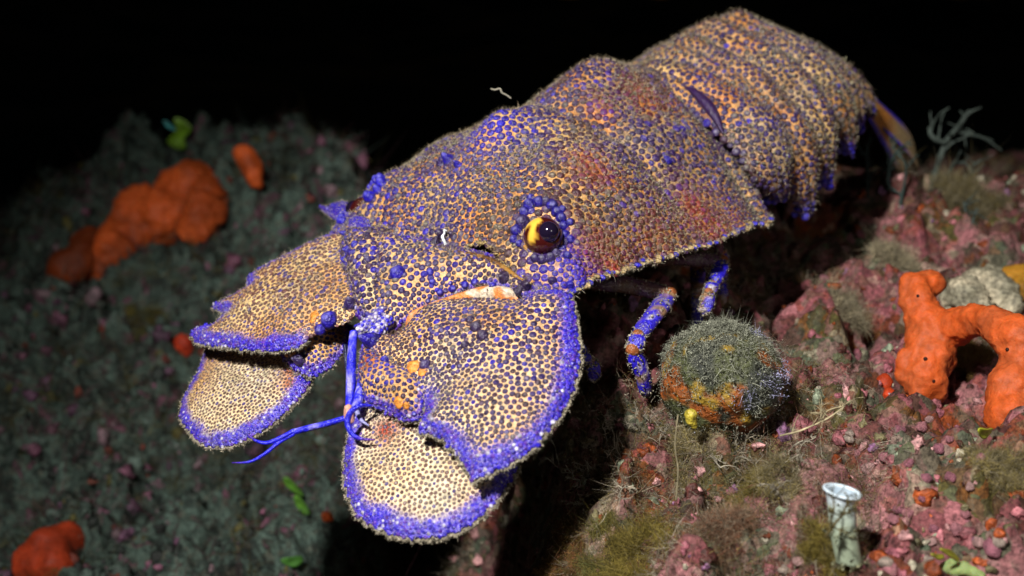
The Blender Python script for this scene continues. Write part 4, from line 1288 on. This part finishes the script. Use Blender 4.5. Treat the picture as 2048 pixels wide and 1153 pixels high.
# --- round boulder below the carapace, furred with algae
bd = 27.6
bc_ = at(1442, 762, bd)
br = 112 * bd / FPX
V, F = uv_sphere(np.zeros(3), 1.0, 96, 60)
nn_ = V / np.linalg.norm(V, axis=1)[:, None]
V = nn_ * (br * (1 + 0.10 * fbm(nn_, 1.6, 5, 3) + 0.05 * np.abs(fbm(nn_, 5.0, 6, 3))))[:, None] * np.array([1.04, 1.0, 0.98])
V = V + bc_
c = mix(np.tile([0.075, 0.085, 0.035], (len(V), 1)), [0.26, 0.07, 0.012], smooth(0.05, 0.45, fbm(nn_, 1.9, 15, 3) + 0.25 * (-nn_[:, 0]) - 0.35 * nn_[:, 2] - 0.05))
c = mix(c, [0.30, 0.19, 0.02], smooth(0.35, 0.6, fbm(nn_, 3.5, 17, 3) + 0.15 * (-nn_[:, 0])))
c = mix(c, [0.035, 0.04, 0.03], smooth(0.2, 0.6, fbm(nn_, 2.6, 19, 3)))
boul = mk('boulder', V, F, M_CRUST, None, c, base=bc_ - np.array([0, 0, br]))
tag(boul, 'round olive and rust boulder furred with pale algae beside the lobster leg', 'boulder')
N = nn_
ids = rng.choice(len(V), 15000)
P_ = V[ids] + rng.normal(size=(15000, 3)) * 0.03
w_ = smooth(-0.35, 0.5, N[ids, 2] + 0.4 * noise(P_, 1.5, 4)) 
k_ = rng.random(15000) < 0.12 + 0.7 * w_
P_, N_ = P_[k_], N[ids][k_]
d_ = N_ + rng.normal(size=P_.shape) * 0.55
d_ /= np.linalg.norm(d_, axis=1)[:, None]
V1, F1 = bristles(P_, d_, rng.uniform(0.03, 0.15, len(P_)) * (0.6 + 0.6 * w_[k_]), np.full(len(P_), 0.007), 1.4)
V2, F2 = flecks((P_ + d_ * 0.1), d_, rng.uniform(0.015, 0.04, len(P_)), 0.2)
cc_ = np.array([0.26, 0.27, 0.21])
lil = smooth(0.15, 0.4, fbm(P_, 1.3, 66, 3) + 0.3 * (N_[:, 0] - N_[:, 2]) - 0.2)
cl_ = mix(np.tile(cc_, (len(P_), 1)), [0.40, 0.40, 0.62], lil) * rng.uniform(0.5, 1.5, (len(P_), 1))
mk('algal_fur', np.concatenate([V1, V2]), np.concatenate([F1, F2 + len(V1)]), M_ALGA, boul, np.concatenate([np.repeat(cl_, 5, 0), np.repeat(cl_, 4, 0)]), kind='stuff', smooth_shade=False)
# little yellow sea squirt
yp = at(1382, 830, bd - 1.7)
sq, _, _ = fused('yellow_sea_squirt', 'tiny glossy yellow sea squirt in front of the furred boulder', 'sea squirt', [(yp, .17), (yp + [0.02, 0, -0.16], .14), (yp + [0.10, 0, -0.3], .10)], np.array([0.62, 0.5, 0.06]), 0.035, M_CLEAN, None, 0.05, 33)

# --- white worm tube
tb_, tn_ = hit_reef(1694, 1112)
td = depth_of(tb_) - 0.35
pts = [at(1697, 1125, td + .1), at(1690, 1075, td), at(1684, 1030, td), at(1682, 1002, td), at(1685, 984, td - 0.02)]
q_ = td / FPX
axis = nrm(pts[-1] - pts[-3])
Vt, Ft = [], []
prof = [(0.0, 26), (0.3, 27), (0.62, 27), (0.8, 28), (0.88, 31), (0.95, 34), (0.99, 36), (1.0, 35.5), (0.995, 32), (0.95, 27), (0.85, 23), (0.6, 21)]
PP = catmull(np.array(pts), 20)
ring_n = 36
aa = np.linspace(0, 2 * math.pi, ring_n, endpoint=False)
e1 = nrm(np.cross(axis, CB)); e2 = np.cross(e1, axis)
tiltn = nrm(axis + 0.10 * e2 + 0.10 * e1)
for s_, r_ in prof:
    f_ = s_ * (len(PP) - 1)
    i_ = int(min(f_, len(PP) - 2)); c_ = PP[i_] + (PP[i_ + 1] - PP[i_]) * (f_ - i_)
    ringp = np.cos(aa)[:, None] * e1 + np.sin(aa)[:, None] * e2
    ringp = ringp - axis * (ringp @ (tiltn - axis))[:, None] * smooth(0.6, 1.0, s_) * 1.6
    Vt.append(c_ + ringp * r_ * q_)
Vt = np.concatenate(Vt)
Vt = Vt + (0.03 * fbm(Vt, 2.0, 8, 3))[:, None] * np.array([1, 0.5, 0])
sfrac = np.repeat([p_[0] for p_ in prof], ring_n)
wc = mix(np.tile([0.30, 0.36, 0.26], (len(Vt), 1)), [0.62, 0.72, 0.80], smooth(0.55, 0.8, sfrac + 0.12 * noise(Vt, 3.0, 2)))
inner = np.repeat(np.arange(len(prof)) >= 9, ring_n)
wc[inner] *= np.array([0.55, 0.6, 0.65])
wt = mk('worm_tube', Vt, grid_faces(len(prof), ring_n, True), M_TUBE, None, wc, base=pts[0])
tag(wt, 'pale white flared worm tube standing up from pink crusted rock', 'worm tube')
rim_c = PP[-1] 
rp_ = np.array([rim_c + (np.cos(x) * e1 + np.sin(x) * e2) * 35.5 * q_ - axis * ((np.cos(x) * e1 + np.sin(x) * e2) @ (tiltn - axis)) * 35.5 * q_ * 1.6 for x in np.linspace(0, 2 * math.pi, 25)])
V, F = tube(rp_, np.full(25, 3.2 * q_), 8, 3)
k_ = rng.integers(0, ring_n * 8, 900)
k_ = k_[sfrac[k_] < 0.45 + 0.4 * rng.random(900)]
V3, F3 = flecks(Vt[k_] + rng.normal(size=(len(k_), 3)) * 0.05, np.zeros((len(k_), 3)) + CB, rng.uniform(0.02, 0.06, len(k_)), 0.3)
mk('crust', V3, F3, M_SILT, wt, np.repeat(np.array([0.22, 0.22, 0.13]) * rng.uniform(0.4, 1.4, (len(k_), 1)), 4, 0), kind='stuff', smooth_shade=False)
mk('lip', V, F, M_TUBE, wt, np.tile([0.62, 0.74, 0.84], (len(V), 1)))

# --- branching sprigs
def sprig(name, label, cat, start, dirv, length, rad, colour, gens=3, seed=0, group=None, spread=0.7, mat=M_ALGA, pts=None, hair=0):
    r0 = random.Random(seed)
    parts = []
    tips = []
    def grow(p, d, L, r, g):
        n = 5
        P = [p]
        for i in range(n):
            d = nrm(d + np.array([r0.gauss(0, 0.16) for _ in range(3)]))
            P.append(P[-1] + d * L / n)
        parts.append(tube(np.array(P), np.linspace(r, r * 0.55, n + 1), 5, 2))
        if g > 0:
            for i in range(1, n + 1):
                for _ in range(1 if g > 1 else 2):
                    if r0.random() < 0.75:
                        nd = nrm(d + np.array([r0.gauss(0, spread) for _ in range(3)]))
                        grow(P[i], nd, L * r0.uniform(0.3, 0.6), r * 0.6, g - 1)
        else:
            tips.append(P[-1])
    if pts is None:
        grow(np.asarray(start, float), nrm(dirv), length, rad, gens)
    else:
        for chain, rr in pts:
            P = np.array(chain)
            parts.append(tube(P, np.linspace(rr, rr * 0.6, len(P)), 6, 5))
            for i in range(1, len(P)):
                for _ in range(2):
                    if gens and r0.random() < 0.8:
                        grow(P[i] * 0.6 + P[i - 1] * 0.4, nrm(P[i] - P[i - 1] + np.array([r0.gauss(0, spread) for _ in range(3)])), length * r0.uniform(0.5, 1.2), rr * 0.45, gens - 1)
    V, F = join_vf(parts)
    V = V + 0.25 * rad * np.stack([noise(V, 1.2 / rad * 0.5, seed + k) for k in range(3)], 1)
    c = np.asarray(colour) * (1 + 0.45 * fbm(V, 6.0, seed, 2))[:, None]
    o = mk(name, V, F, mat, None, c, base=V[0])
    return tag(o, label, cat, group)
TEAL = np.array([0.045, 0.06, 0.052]); TAN = np.array([0.33, 0.28, 0.17])
hd = 46.0
def chain(pts, d): return [at(x, y, d) for x, y in pts]
sprig('branching_hydroid', 'tall forked grey hydroid rising above the reef behind the tail fan', 'hydroid', None, None, 1.2, 0.16, TEAL * 1.2,
      pts=[(chain([(1862, 425), (1866, 380), (1876, 330), (1892, 285), (1912, 258), (1940, 222)], hd), .17), (chain([(1890, 286), (1868, 278), (1856, 256)], hd - .3), .12), (chain([(1912, 262), (1938, 270), (1962, 272)], hd + .3), .11)], gens=1, seed=3, spread=0.5)
sprig('branching_hydroid', 'thin curved grey hydroid arching over the furry turf on the reef crest', 'hydroid', None, None, 0.9, 0.12, TEAL, pts=[(chain([(1890, 360), (1908, 330), (1930, 328), (1945, 350)], hd - 1), .10), (chain([(1918, 380), (1935, 345), (1962, 318)], hd), .09)], gens=1, seed=5, spread=0.5)
sprig('branching_hydroid', 'short pale green hydroid sticks between reef crest and arching sponge', 'hydroid', None, None, 0.7, 0.1, TEAL * 1.2, pts=[(chain([(1930, 450), (1932, 425), (1928, 405)], hd - 5), .10), (chain([(1942, 455), (1948, 435), (1952, 418)], hd - 5), .07)], gens=1, seed=6, spread=0.5)
for i, (px, py) in enumerate([(1775, 360), (1735, 370), (1800, 385)]):
    p, n = hit_reef(px, py + 25)
    sprig('feathery_hydroid', 'feathery blue green hydroid on the dark reef under the tail fan', 'hydroid', p, (0.1 * i - 0.2, 0, 1), 1.8, 0.07, np.array([0.035, 0.06, 0.055]), 2, 20 + i, 'blue green hydroids under the tail fan', 0.5)
sprig('algae_twig', 'pale brown branched algae twig jutting up beside the boulder', 'algae', None, None, 0.5, 0.03, TAN * 1.1, pts=[(chain([(1560, 872), (1600, 862), (1640, 845), (1670, 828), (1702, 800)], bd - 2.2), .028), (chain([(1640, 845), (1655, 822), (1690, 812)], bd - 2.2), .022)], gens=2, seed=9, spread=0.7)
sprig('algae_twig', 'fine dark twig leaning across the pale worm tube', 'algae', None, None, 0.35, 0.025, np.array([0.10, 0.075, 0.02]), pts=[(chain([(1650, 1075), (1672, 1045), (1690, 1028), (1715, 1020)], td - 0.75), .03), (chain([(1655, 1060), (1668, 1020), (1664, 990)], td - .75), .022), (chain([(1685, 1032), (1696, 1000), (1690, 985)], td - .75), .02)], gens=2, seed=12, spread=0.5)
sprig('algae_twig', 'upright pale stalk on the mound in front of the boulder', 'algae', None, None, 0.25, 0.025, TAN * 0.7, pts=[(chain([(1352, 1000), (1356, 940), (1350, 890), (1356, 830)], 24.5), .025)], gens=1, seed=13, spread=0.6)
for i, (px, py, L) in enumerate([(1130, 945, 1.4), (1160, 960, 1.2), (1100, 975, 1.2), (1210, 880, 1.3), (1280, 850, 1.1), (1240, 905, 1.2), (1290, 835, 0.9), (1490, 900, 1.0), (1520, 930, 1.2), (1575, 900, 1.1), (1185, 925, 1.3), (1320, 870, .9), (1600, 925, 1.0), (1550, 960, 1.1), (1430, 905, .9), (1140, 1010, 1.2), (1250, 960, 1.1)]):
    p, n = hit_reef(px, py + 12)
    sprig('bushy_algae', 'pale grey brown bushy algae sprig on the mound below the lobster', 'algae', p - n * 0.1, n + np.array([0, -0.4, 0.5]), L * 0.7, 0.024, np.array([0.30, 0.27, 0.21]) * random.uniform(0.8, 1.2), 3, 40 + i, 'bushy algae sprigs on the mound', 1.1)

# --- soft olive tufts
def tuft(label, px, py, r_px, n, colour, colour2, seed, name='algae_tuft', lift=0.35, wid=0.010):
    """a soft cushion of many small curly clumps that follow the rock"""
    n = int(n * 2.2); wid = wid * 0.55
    p, nm = hit_reef(px, py)
    r = r_px * depth_of(p) / FPX
    nc = 26
    ang = rng.uniform(0, 2 * math.pi, nc); rad = r * 0.95 * np.sqrt(rng.random(nc))
    cx_, cy_ = p[0] + rad * np.cos(ang), p[1] + rad * np.sin(ang)
    cz_ = np.array([ground_z(x_, y_) for x_, y_ in zip(cx_, cy_)])
    cz_ = np.clip(cz_, p[2] - r, p[2] + r * 0.8)
    hgt = r * rng.uniform(0.4, 0.95, nc) * (1.1 - 0.6 * rad / r)
    cen = np.stack([cx_, cy_, cz_], 1)
    ci = rng.integers(0, nc, n)
    d = rng.normal(size=(n, 3)) * [0.8, 0.8, 0.6] + [0, -0.15, 0.75]
    d /= np.linalg.norm(d, axis=1)[:, None]
    base = cen[ci] + rng.normal(size=(n, 3)) * r * 0.14 * [1, 1, 0.5]
    L = hgt[ci] * rng.uniform(0.4, 1.15, n)
    V1, F1 = bristles(base, d, L, np.full(n, wid), 0.9)
    idx = rng.integers(0, n, n * 2)
    f_ = rng.uniform(0.3, 1.0, n * 2)
    b2 = base[idx] + d[idx] * (L[idx] * f_)[:, None] + rng.normal(size=(n * 2, 3)) * 0.03
    d3 = d[idx] * 0.6 + rng.normal(size=(n * 2, 3)) * 0.9
    d3 /= np.linalg.norm(d3, axis=1)[:, None]
    V2, F2 = bristles(b2, d3, r * rng.uniform(0.05, 0.16, n * 2), np.full(n * 2, wid * 0.8), 0.9)
    clc = rng.uniform(0.6, 1.4, (nc, 1))
    c1 = mix(np.tile(np.asarray(colour, float), (n, 1)), colour2, rng.random(n)) * clc[ci] * rng.uniform(0.7, 1.3, (n, 1))
    c2 = c1[idx] * rng.uniform(0.8, 1.7, (n * 2, 1))
    o = mk(name, np.concatenate([V1, V2]), np.concatenate([F1, F2 + len(V1)]), M_ALGA, None, np.concatenate([np.repeat(c1, 5, 0), np.repeat(c2, 5, 0)]), smooth_shade=False, base=p)
    return tag(o, label, 'algae')
OL = np.array([0.22, 0.17, 0.035]); OL2 = np.array([0.13, 0.10, 0.02]); GB = np.array([0.24, 0.21, 0.15]); RB = np.array([0.20, 0.075, 0.035])
tuft('soft olive algae tuft at the foot of the worm tube', 1655, 1105, 48, 2600, OL, OL2, 1)
tuft('broad olive brown algae cushion spreading over the front of the mound', 1270, 1120, 78, 4200, OL, OL2, 2)
tuft('dark green olive tuft beside the broad algae cushion', 1215, 1095, 50, 2200, OL2, np.array([0.08, 0.09, 0.03]), 3)
tuft('olive tuft on the mound below the boulder', 1385, 920, 50, 2200, OL, GB, 4)
tuft('golden brown tuft on the mound behind the worm tube', 1555, 935, 46, 2000, OL * 0.9, GB, 5)
tuft('brown tuft beside the golden tuft on the mound', 1500, 985, 40, 1700, OL * 0.7, OL2, 6)
tuft('fuzzy brown tuft on the crusted rock below the arching sponge', 1995, 965, 60, 2600, OL * 0.8, GB * 0.7, 7)
tuft('reddish brown tuft on the front of the mound', 1440, 1065, 60, 2500, RB, GB * 0.8, 8)
tuft('grey brown fuzzy tuft on the crest behind the arching sponge', 1930, 395, 70, 2600, GB * 0.8, OL2, 9, wid=0.018)
tuft('dark furry tuft on the crest behind the tail fan', 1850, 330, 60, 2400, GB * 0.7, TEAL * 0.7, 10, wid=0.018)
tuft('grey tuft in the hollow of the arching sponge', 1935, 715, 46, 1800, RB * 0.7, OL2, 11)
tuft('tan wiry tuft on the rock above the arching sponge', 1790, 520, 46, 1800, GB, TAN, 12, wid=0.014)
tuft('wiry grey tuft on the shaded rock beside the boulder', 1690, 620, 50, 1800, GB * 0.9, TAN * 0.8, 13, wid=0.012)
tuft('red brown tuft at the bottom of the mound', 1130, 1105, 52, 2200, RB * 0.9, OL2, 15)
tuft('olive tuft on the dim slope below the lobed orange sponge', 290, 640, 34, 1200, np.array([0.13, 0.12, 0.03]), OL2, 16, wid=0.02)

# --- green blades
def blade(label, pts, w_px, colour, seed, depth_off=-0.5):
    p, n = hit_reef(*pts[-1])
    d = depth_of(p) + depth_off
    C = catmull(np.array([at(x, y, d - 0.25 * i) for i, (x, y) in enumerate(pts[::-1])]), 8)
    m = len(C)
    t_ = np.linspace(0, 1, m)
    w = w_px * d / FPX * np.sin(math.pi * np.clip(0.08 + 0.9 * t_, 0, 1)) ** 0.7
    side = nrm(np.cross(C[-1] - C[0], CB) + 0.3 * rng.normal(size=3))
    fw = np.cross(side, nrm(C[-1] - C[0]))
    rows = []
    for q in np.linspace(-1, 1, 7):
        rows.append(C + side * (w * q)[:, None] + fw * (0.25 * w * (q * q) + 0.1 * w * np.sin(t_ * 9 + q * 2))[:, None])
    V = np.stack(rows, 1).reshape(-1, 3)
    Q = grid_faces(m, 7)
    nf = vert_normals(V, quads_to_tris(Q))
    V2 = np.concatenate([V, V - nf * 0.03])
    rim = [i * 7 for i in range(m)] + [(m - 1) * 7 + j for j in range(1, 7)] + [i * 7 + 6 for i in range(m - 2, -1, -1)] + [j for j in range(5, 0, -1)]
    RQ = np.array([[rim[k], rim[(k + 1) % len(rim)], rim[(k + 1) % len(rim)] + len(V), rim[k] + len(V)] for k in range(len(rim))])
    c = np.asarray(colour) * (1 + 0.35 * noise(V, 2.0, seed))[:, None]
    o = mk('green_alga', V2, np.concatenate([Q, Q[:, ::-1] + len(V), RQ]), M_LEAF, None, np.concatenate([c, c]), base=C[0])
    return tag(o, label, 'algae')
GR = np.array([0.10, 0.26, 0.03])
blade('upper of two bright green blades growing from the dim slope', [(572, 955), (585, 972), (600, 992)], 14, GR, 1)
blade('lower narrow green blade below another on the dim slope', [(590, 992), (602, 1010), (616, 1030)], 9, GR, 2)
blade('dark green blade at the foot of the dim slope', [(562, 1122), (585, 1124), (606, 1118)], 10, GR * [0.6, 0.7, 1], 3)
blade('yellow green leafy alga on the dark crest above the lobed sponge', [(352, 236), (368, 258), (352, 280), (366, 298)], 17, np.array([0.17, 0.34, 0.02]), 4, -0.8)
blade('pale turquoise scrap of alga beside the yellow green leafy alga', [(328, 242), (338, 250), (348, 262)], 8, np.array([0.05, 0.25, 0.25]), 5, -0.8)
blade('small yellow green blade under the arching sponge', [(1958, 860), (1970, 868), (1984, 862)], 10, np.array([0.33, 0.36, 0.03]), 6, -0.3)
blade('curled yellow blade among pink knobs near the worm tube', [(1882, 1098), (1902, 1108), (1918, 1122)], 7, np.array([0.33, 0.34, 0.03]), 7, -0.3)
blade('narrow yellow blade beside the curled yellow blade', [(1864, 1108), (1875, 1114), (1888, 1112)], 6, np.array([0.28, 0.28, 0.02]), 8, -0.3)
reef_sponge('green_lobed_alga', 'pale green knobbly alga creeping over the rock below pink knobs', 'algae', [(1895, 1138, 9), (1912, 1142, 10), (1932, 1138, 10), (1950, 1146, 9), (1962, 1152, 8), (1905, 1125, 7)], np.array([0.28, 0.36, 0.14]), 0.05, 35, 0.06, 0.7, None, M_SPONGE, np.array([0.22, 0.30, 0.10]))

# --- small things on the lobster
wp_, wn_ = lob_hit(886, 478)
wpd = depth_of(wp_) - 0.25
Vw, Fw = tube(np.array([at(x, y, wpd) for x, y in [(893, 462), (888, 460), (889, 467), (885, 474), (888, 482), (891, 489), (890, 495)]]), [.02, .025, .03, .045, .045, .04, .02], 8, 6)
tag(mk('white_worm', Vw, Fw, M_CLEAN, None, np.tile([0.72, 0.76, 0.8], (len(Vw), 1)), base=Vw[0]), 'tiny white worm curled on the dark knob between the lobster eyes', 'worm')
tp_ = at(1018, 195, 31.0)
tag(mk('pale_thread', *tube(np.array([at(x, y, 31.6) for x, y in [(1022, 197), (1012, 190), (1004, 186), (1000, 178), (990, 180), (982, 178)]]), [.02, .022, .025, .028, .025, .02], 6, 4), M_ALGA, None, None, base=at(1022, 197, 31.6)), 'pale crooked thread sticking up from the back of the lobster', 'thread')
ob_ = bpy.data.objects['pale_thread']
ca_ = ob_.data.color_attributes.new('col', 'FLOAT_COLOR', 'POINT')
ca_.data.foreach_set('color', np.tile([0.4, 0.38, 0.3, 1.0], len(ob_.data.vertices)).astype(np.float32))

# ------------------------------------------------------------------ growth that covers the whole reef
def reef_points(n, prob):
    T = quads_to_tris(HF)
    cen = HV[T].mean(1)
    a_ = 0.5 * np.linalg.norm(np.cross(HV[T[:, 1]] - HV[T[:, 0]], HV[T[:, 2]] - HV[T[:, 0]]), axis=1)
    v = (CAM - cen); dist = np.linalg.norm(v, axis=1)
    w = a_ * prob(cen) / dist ** 1.6
    w[(np.abs(cen[:, 0]) > 0.62 * cen[:, 1] + 3)] = 0
    idx = rng.choice(len(T), n, p=w / w.sum())
    r1, r2 = np.sqrt(rng.random(n)), rng.random(n)
    b = np.stack([1 - r1, r1 * (1 - r2), r1 * r2], 1)
    P = (HV[T[idx]] * b[:, :, None]).sum(1)
    t = HV[T[idx]]
    N = np.cross(t[:, 1] - t[:, 0], t[:, 2] - t[:, 0])
    N /= np.linalg.norm(N, axis=1)[:, None] + 1e-12
    N[N[:, 2] < 0] *= -1
    return P, N
def leftness(P):
    return smooth(1.0, -7.0, P[:, 0] + 0.10 * (P[:, 1] - 25))
# crusty lumps
bm = bmesh.new(); bmesh.ops.create_icosphere(bm, subdivisions=2, radius=1.0)
IV = np.array([v.co[:] for v in bm.verts]); IT = np.array([[v.index for v in f.verts] for f in bm.faces]); bm.free()
def lumps(name, n, prob, rmin, rmax, palette, wts, label, seed):
    P, N = reef_points(n, prob)
    d = np.linalg.norm(P - CAM, axis=1)
    r = (rmin + (rmax - rmin) * rng.random(n) ** 2.2) * (0.55 + d / 60.0)
    sq = rng.uniform(0.5, 1.1, (n, 1, 3))
    V = IV[None] * sq
    off = rng.random((n, 1, 3)) * 50
    q = (V + off).reshape(-1, 3)
    disp = 1 + 0.8 * fbm(q, 1.7, seed, 3).reshape(n, -1, 1)
    V = V * disp * r[:, None, None] + (P - N * r[:, None] * 0.15)[:, None]
    pi = rng.choice(len(palette), n, p=np.array(wts) / sum(wts))
    c = np.array(palette)[pi] * rng.uniform(0.6, 1.35, (n, 1))
    C = np.repeat(c, len(IV), 0) * (1 + 0.5 * noise(q, 3.0, seed + 3))[:, None]
    F = (IT[None] + len(IV) * np.arange(n)[:, None, None]).reshape(-1, 3)
    o = mk(name, V.reshape(-1, 3), F, M_CRUST, None, C, kind='stuff')
    return tag(o, label, 'encrustation')
lumps('coralline_crust', 6500, lambda P: (1 - leftness(P)) * smooth(-0.6, 0.4, noise(P, 0.35, 81)), 0.04, 0.24,
      [(0.38, 0.13, 0.15), (0.27, 0.085, 0.11), (0.54, 0.28, 0.28), (0.09, 0.025, 0.02), (0.27, 0.055, 0.012), (0.40, 0.36, 0.27), (0.16, 0.14, 0.07), (0.22, 0.26, 0.18), (0.26, 0.12, 0.24)], [4, 3, 3, 6, 4, 2, 3, 1.5, 1.2], 'lumpy pink, maroon and rust coralline crust over the near rock', 5)
lumps('slope_crust', 5200, lambda P: leftness(P) * smooth(-0.5, 0.4, noise(P, 0.3, 82)), 0.05, 0.30,
      [(0.05, 0.075, 0.062), (0.015, 0.02, 0.017), (0.11, 0.16, 0.135), (0.19, 0.075, 0.12), (0.09, 0.08, 0.02), (0.15, 0.03, 0.018), (0.20, 0.13, 0.15), (0.11, 0.05, 0.09)], [4, 5, 2.5, 3, 1.6, 1.2, 1.5, 2], 'grey green lumpy growth over the dim reef slope', 6)
def turf_stuff(name, nb, per, prob, lmin, lmax, wid, pal, label, up=0.9, fl=0.5):
    P, N = reef_points(nb, prob)
    n = nb * per
    B = np.repeat(P, per, 0) + rng.normal(size=(n, 3)) * 0.12
    D = np.repeat(N, per, 0) * up + rng.normal(size=(n, 3)) * 0.75
    D /= np.linalg.norm(D, axis=1)[:, None]
    dist = np.linalg.norm(B - CAM, axis=1) / 28.0
    L = rng.uniform(lmin, lmax, n) * np.repeat(rng.uniform(0.6, 1.5, nb), per)
    V1, F1 = bristles(B, D, L, wid * dist, 1.3)
    m = int(n * fl)
    idx = rng.integers(0, n, m)
    V2, F2 = flecks(B[idx] + D[idx] * (L[idx] * rng.uniform(0.5, 1.0, m))[:, None], D[idx], rng.uniform(0.012, 0.034, m) * dist[idx], 0)
    pi = rng.integers(0, len(pal), nb)
    cb = np.repeat(np.array(pal)[pi] * rng.uniform(0.6, 1.4, (nb, 1)), per, 0) * rng.uniform(0.7, 1.35, (n, 1))
    o = mk(name, np.concatenate([V1, V2]), np.concatenate([F1, F2 + len(V1)]), M_ALGA, None, np.concatenate([np.repeat(cb, 5, 0), np.repeat(cb[idx] * 1.35, 4, 0)]), kind='stuff', smooth_shade=False)
    return tag(o, label, 'algae')
turf_stuff('algal_turf', 11000, 13, lambda P: (1 - leftness(P)) * smooth(0.0, 0.6, noise(P, 0.25, 85) + 1.3 * np.exp(-((P[:, 0] - 4.0) ** 2 + (P[:, 1] - 21) ** 2) / 30)), 0.08, 0.36, 0.007,
           [(0.20, 0.17, 0.12), (0.14, 0.11, 0.035), (0.14, 0.06, 0.035), (0.25, 0.22, 0.17), (0.09, 0.075, 0.03)], 'grey brown filament turf growing over the near rock')
turf_stuff('slope_turf', 5800, 12, lambda P: leftness(P) * smooth(-0.1, 0.5, noise(P, 0.22, 86) + 0.3), 0.25, 0.95, 0.009,
           [(0.05, 0.08, 0.065), (0.015, 0.02, 0.017), (0.10, 0.14, 0.115), (0.07, 0.058, 0.015), (0.09, 0.035, 0.045)], 'grey green filament turf on the dim reef slope')
for o in bpy.data.objects:
    if '_b' in o: del o['_b']
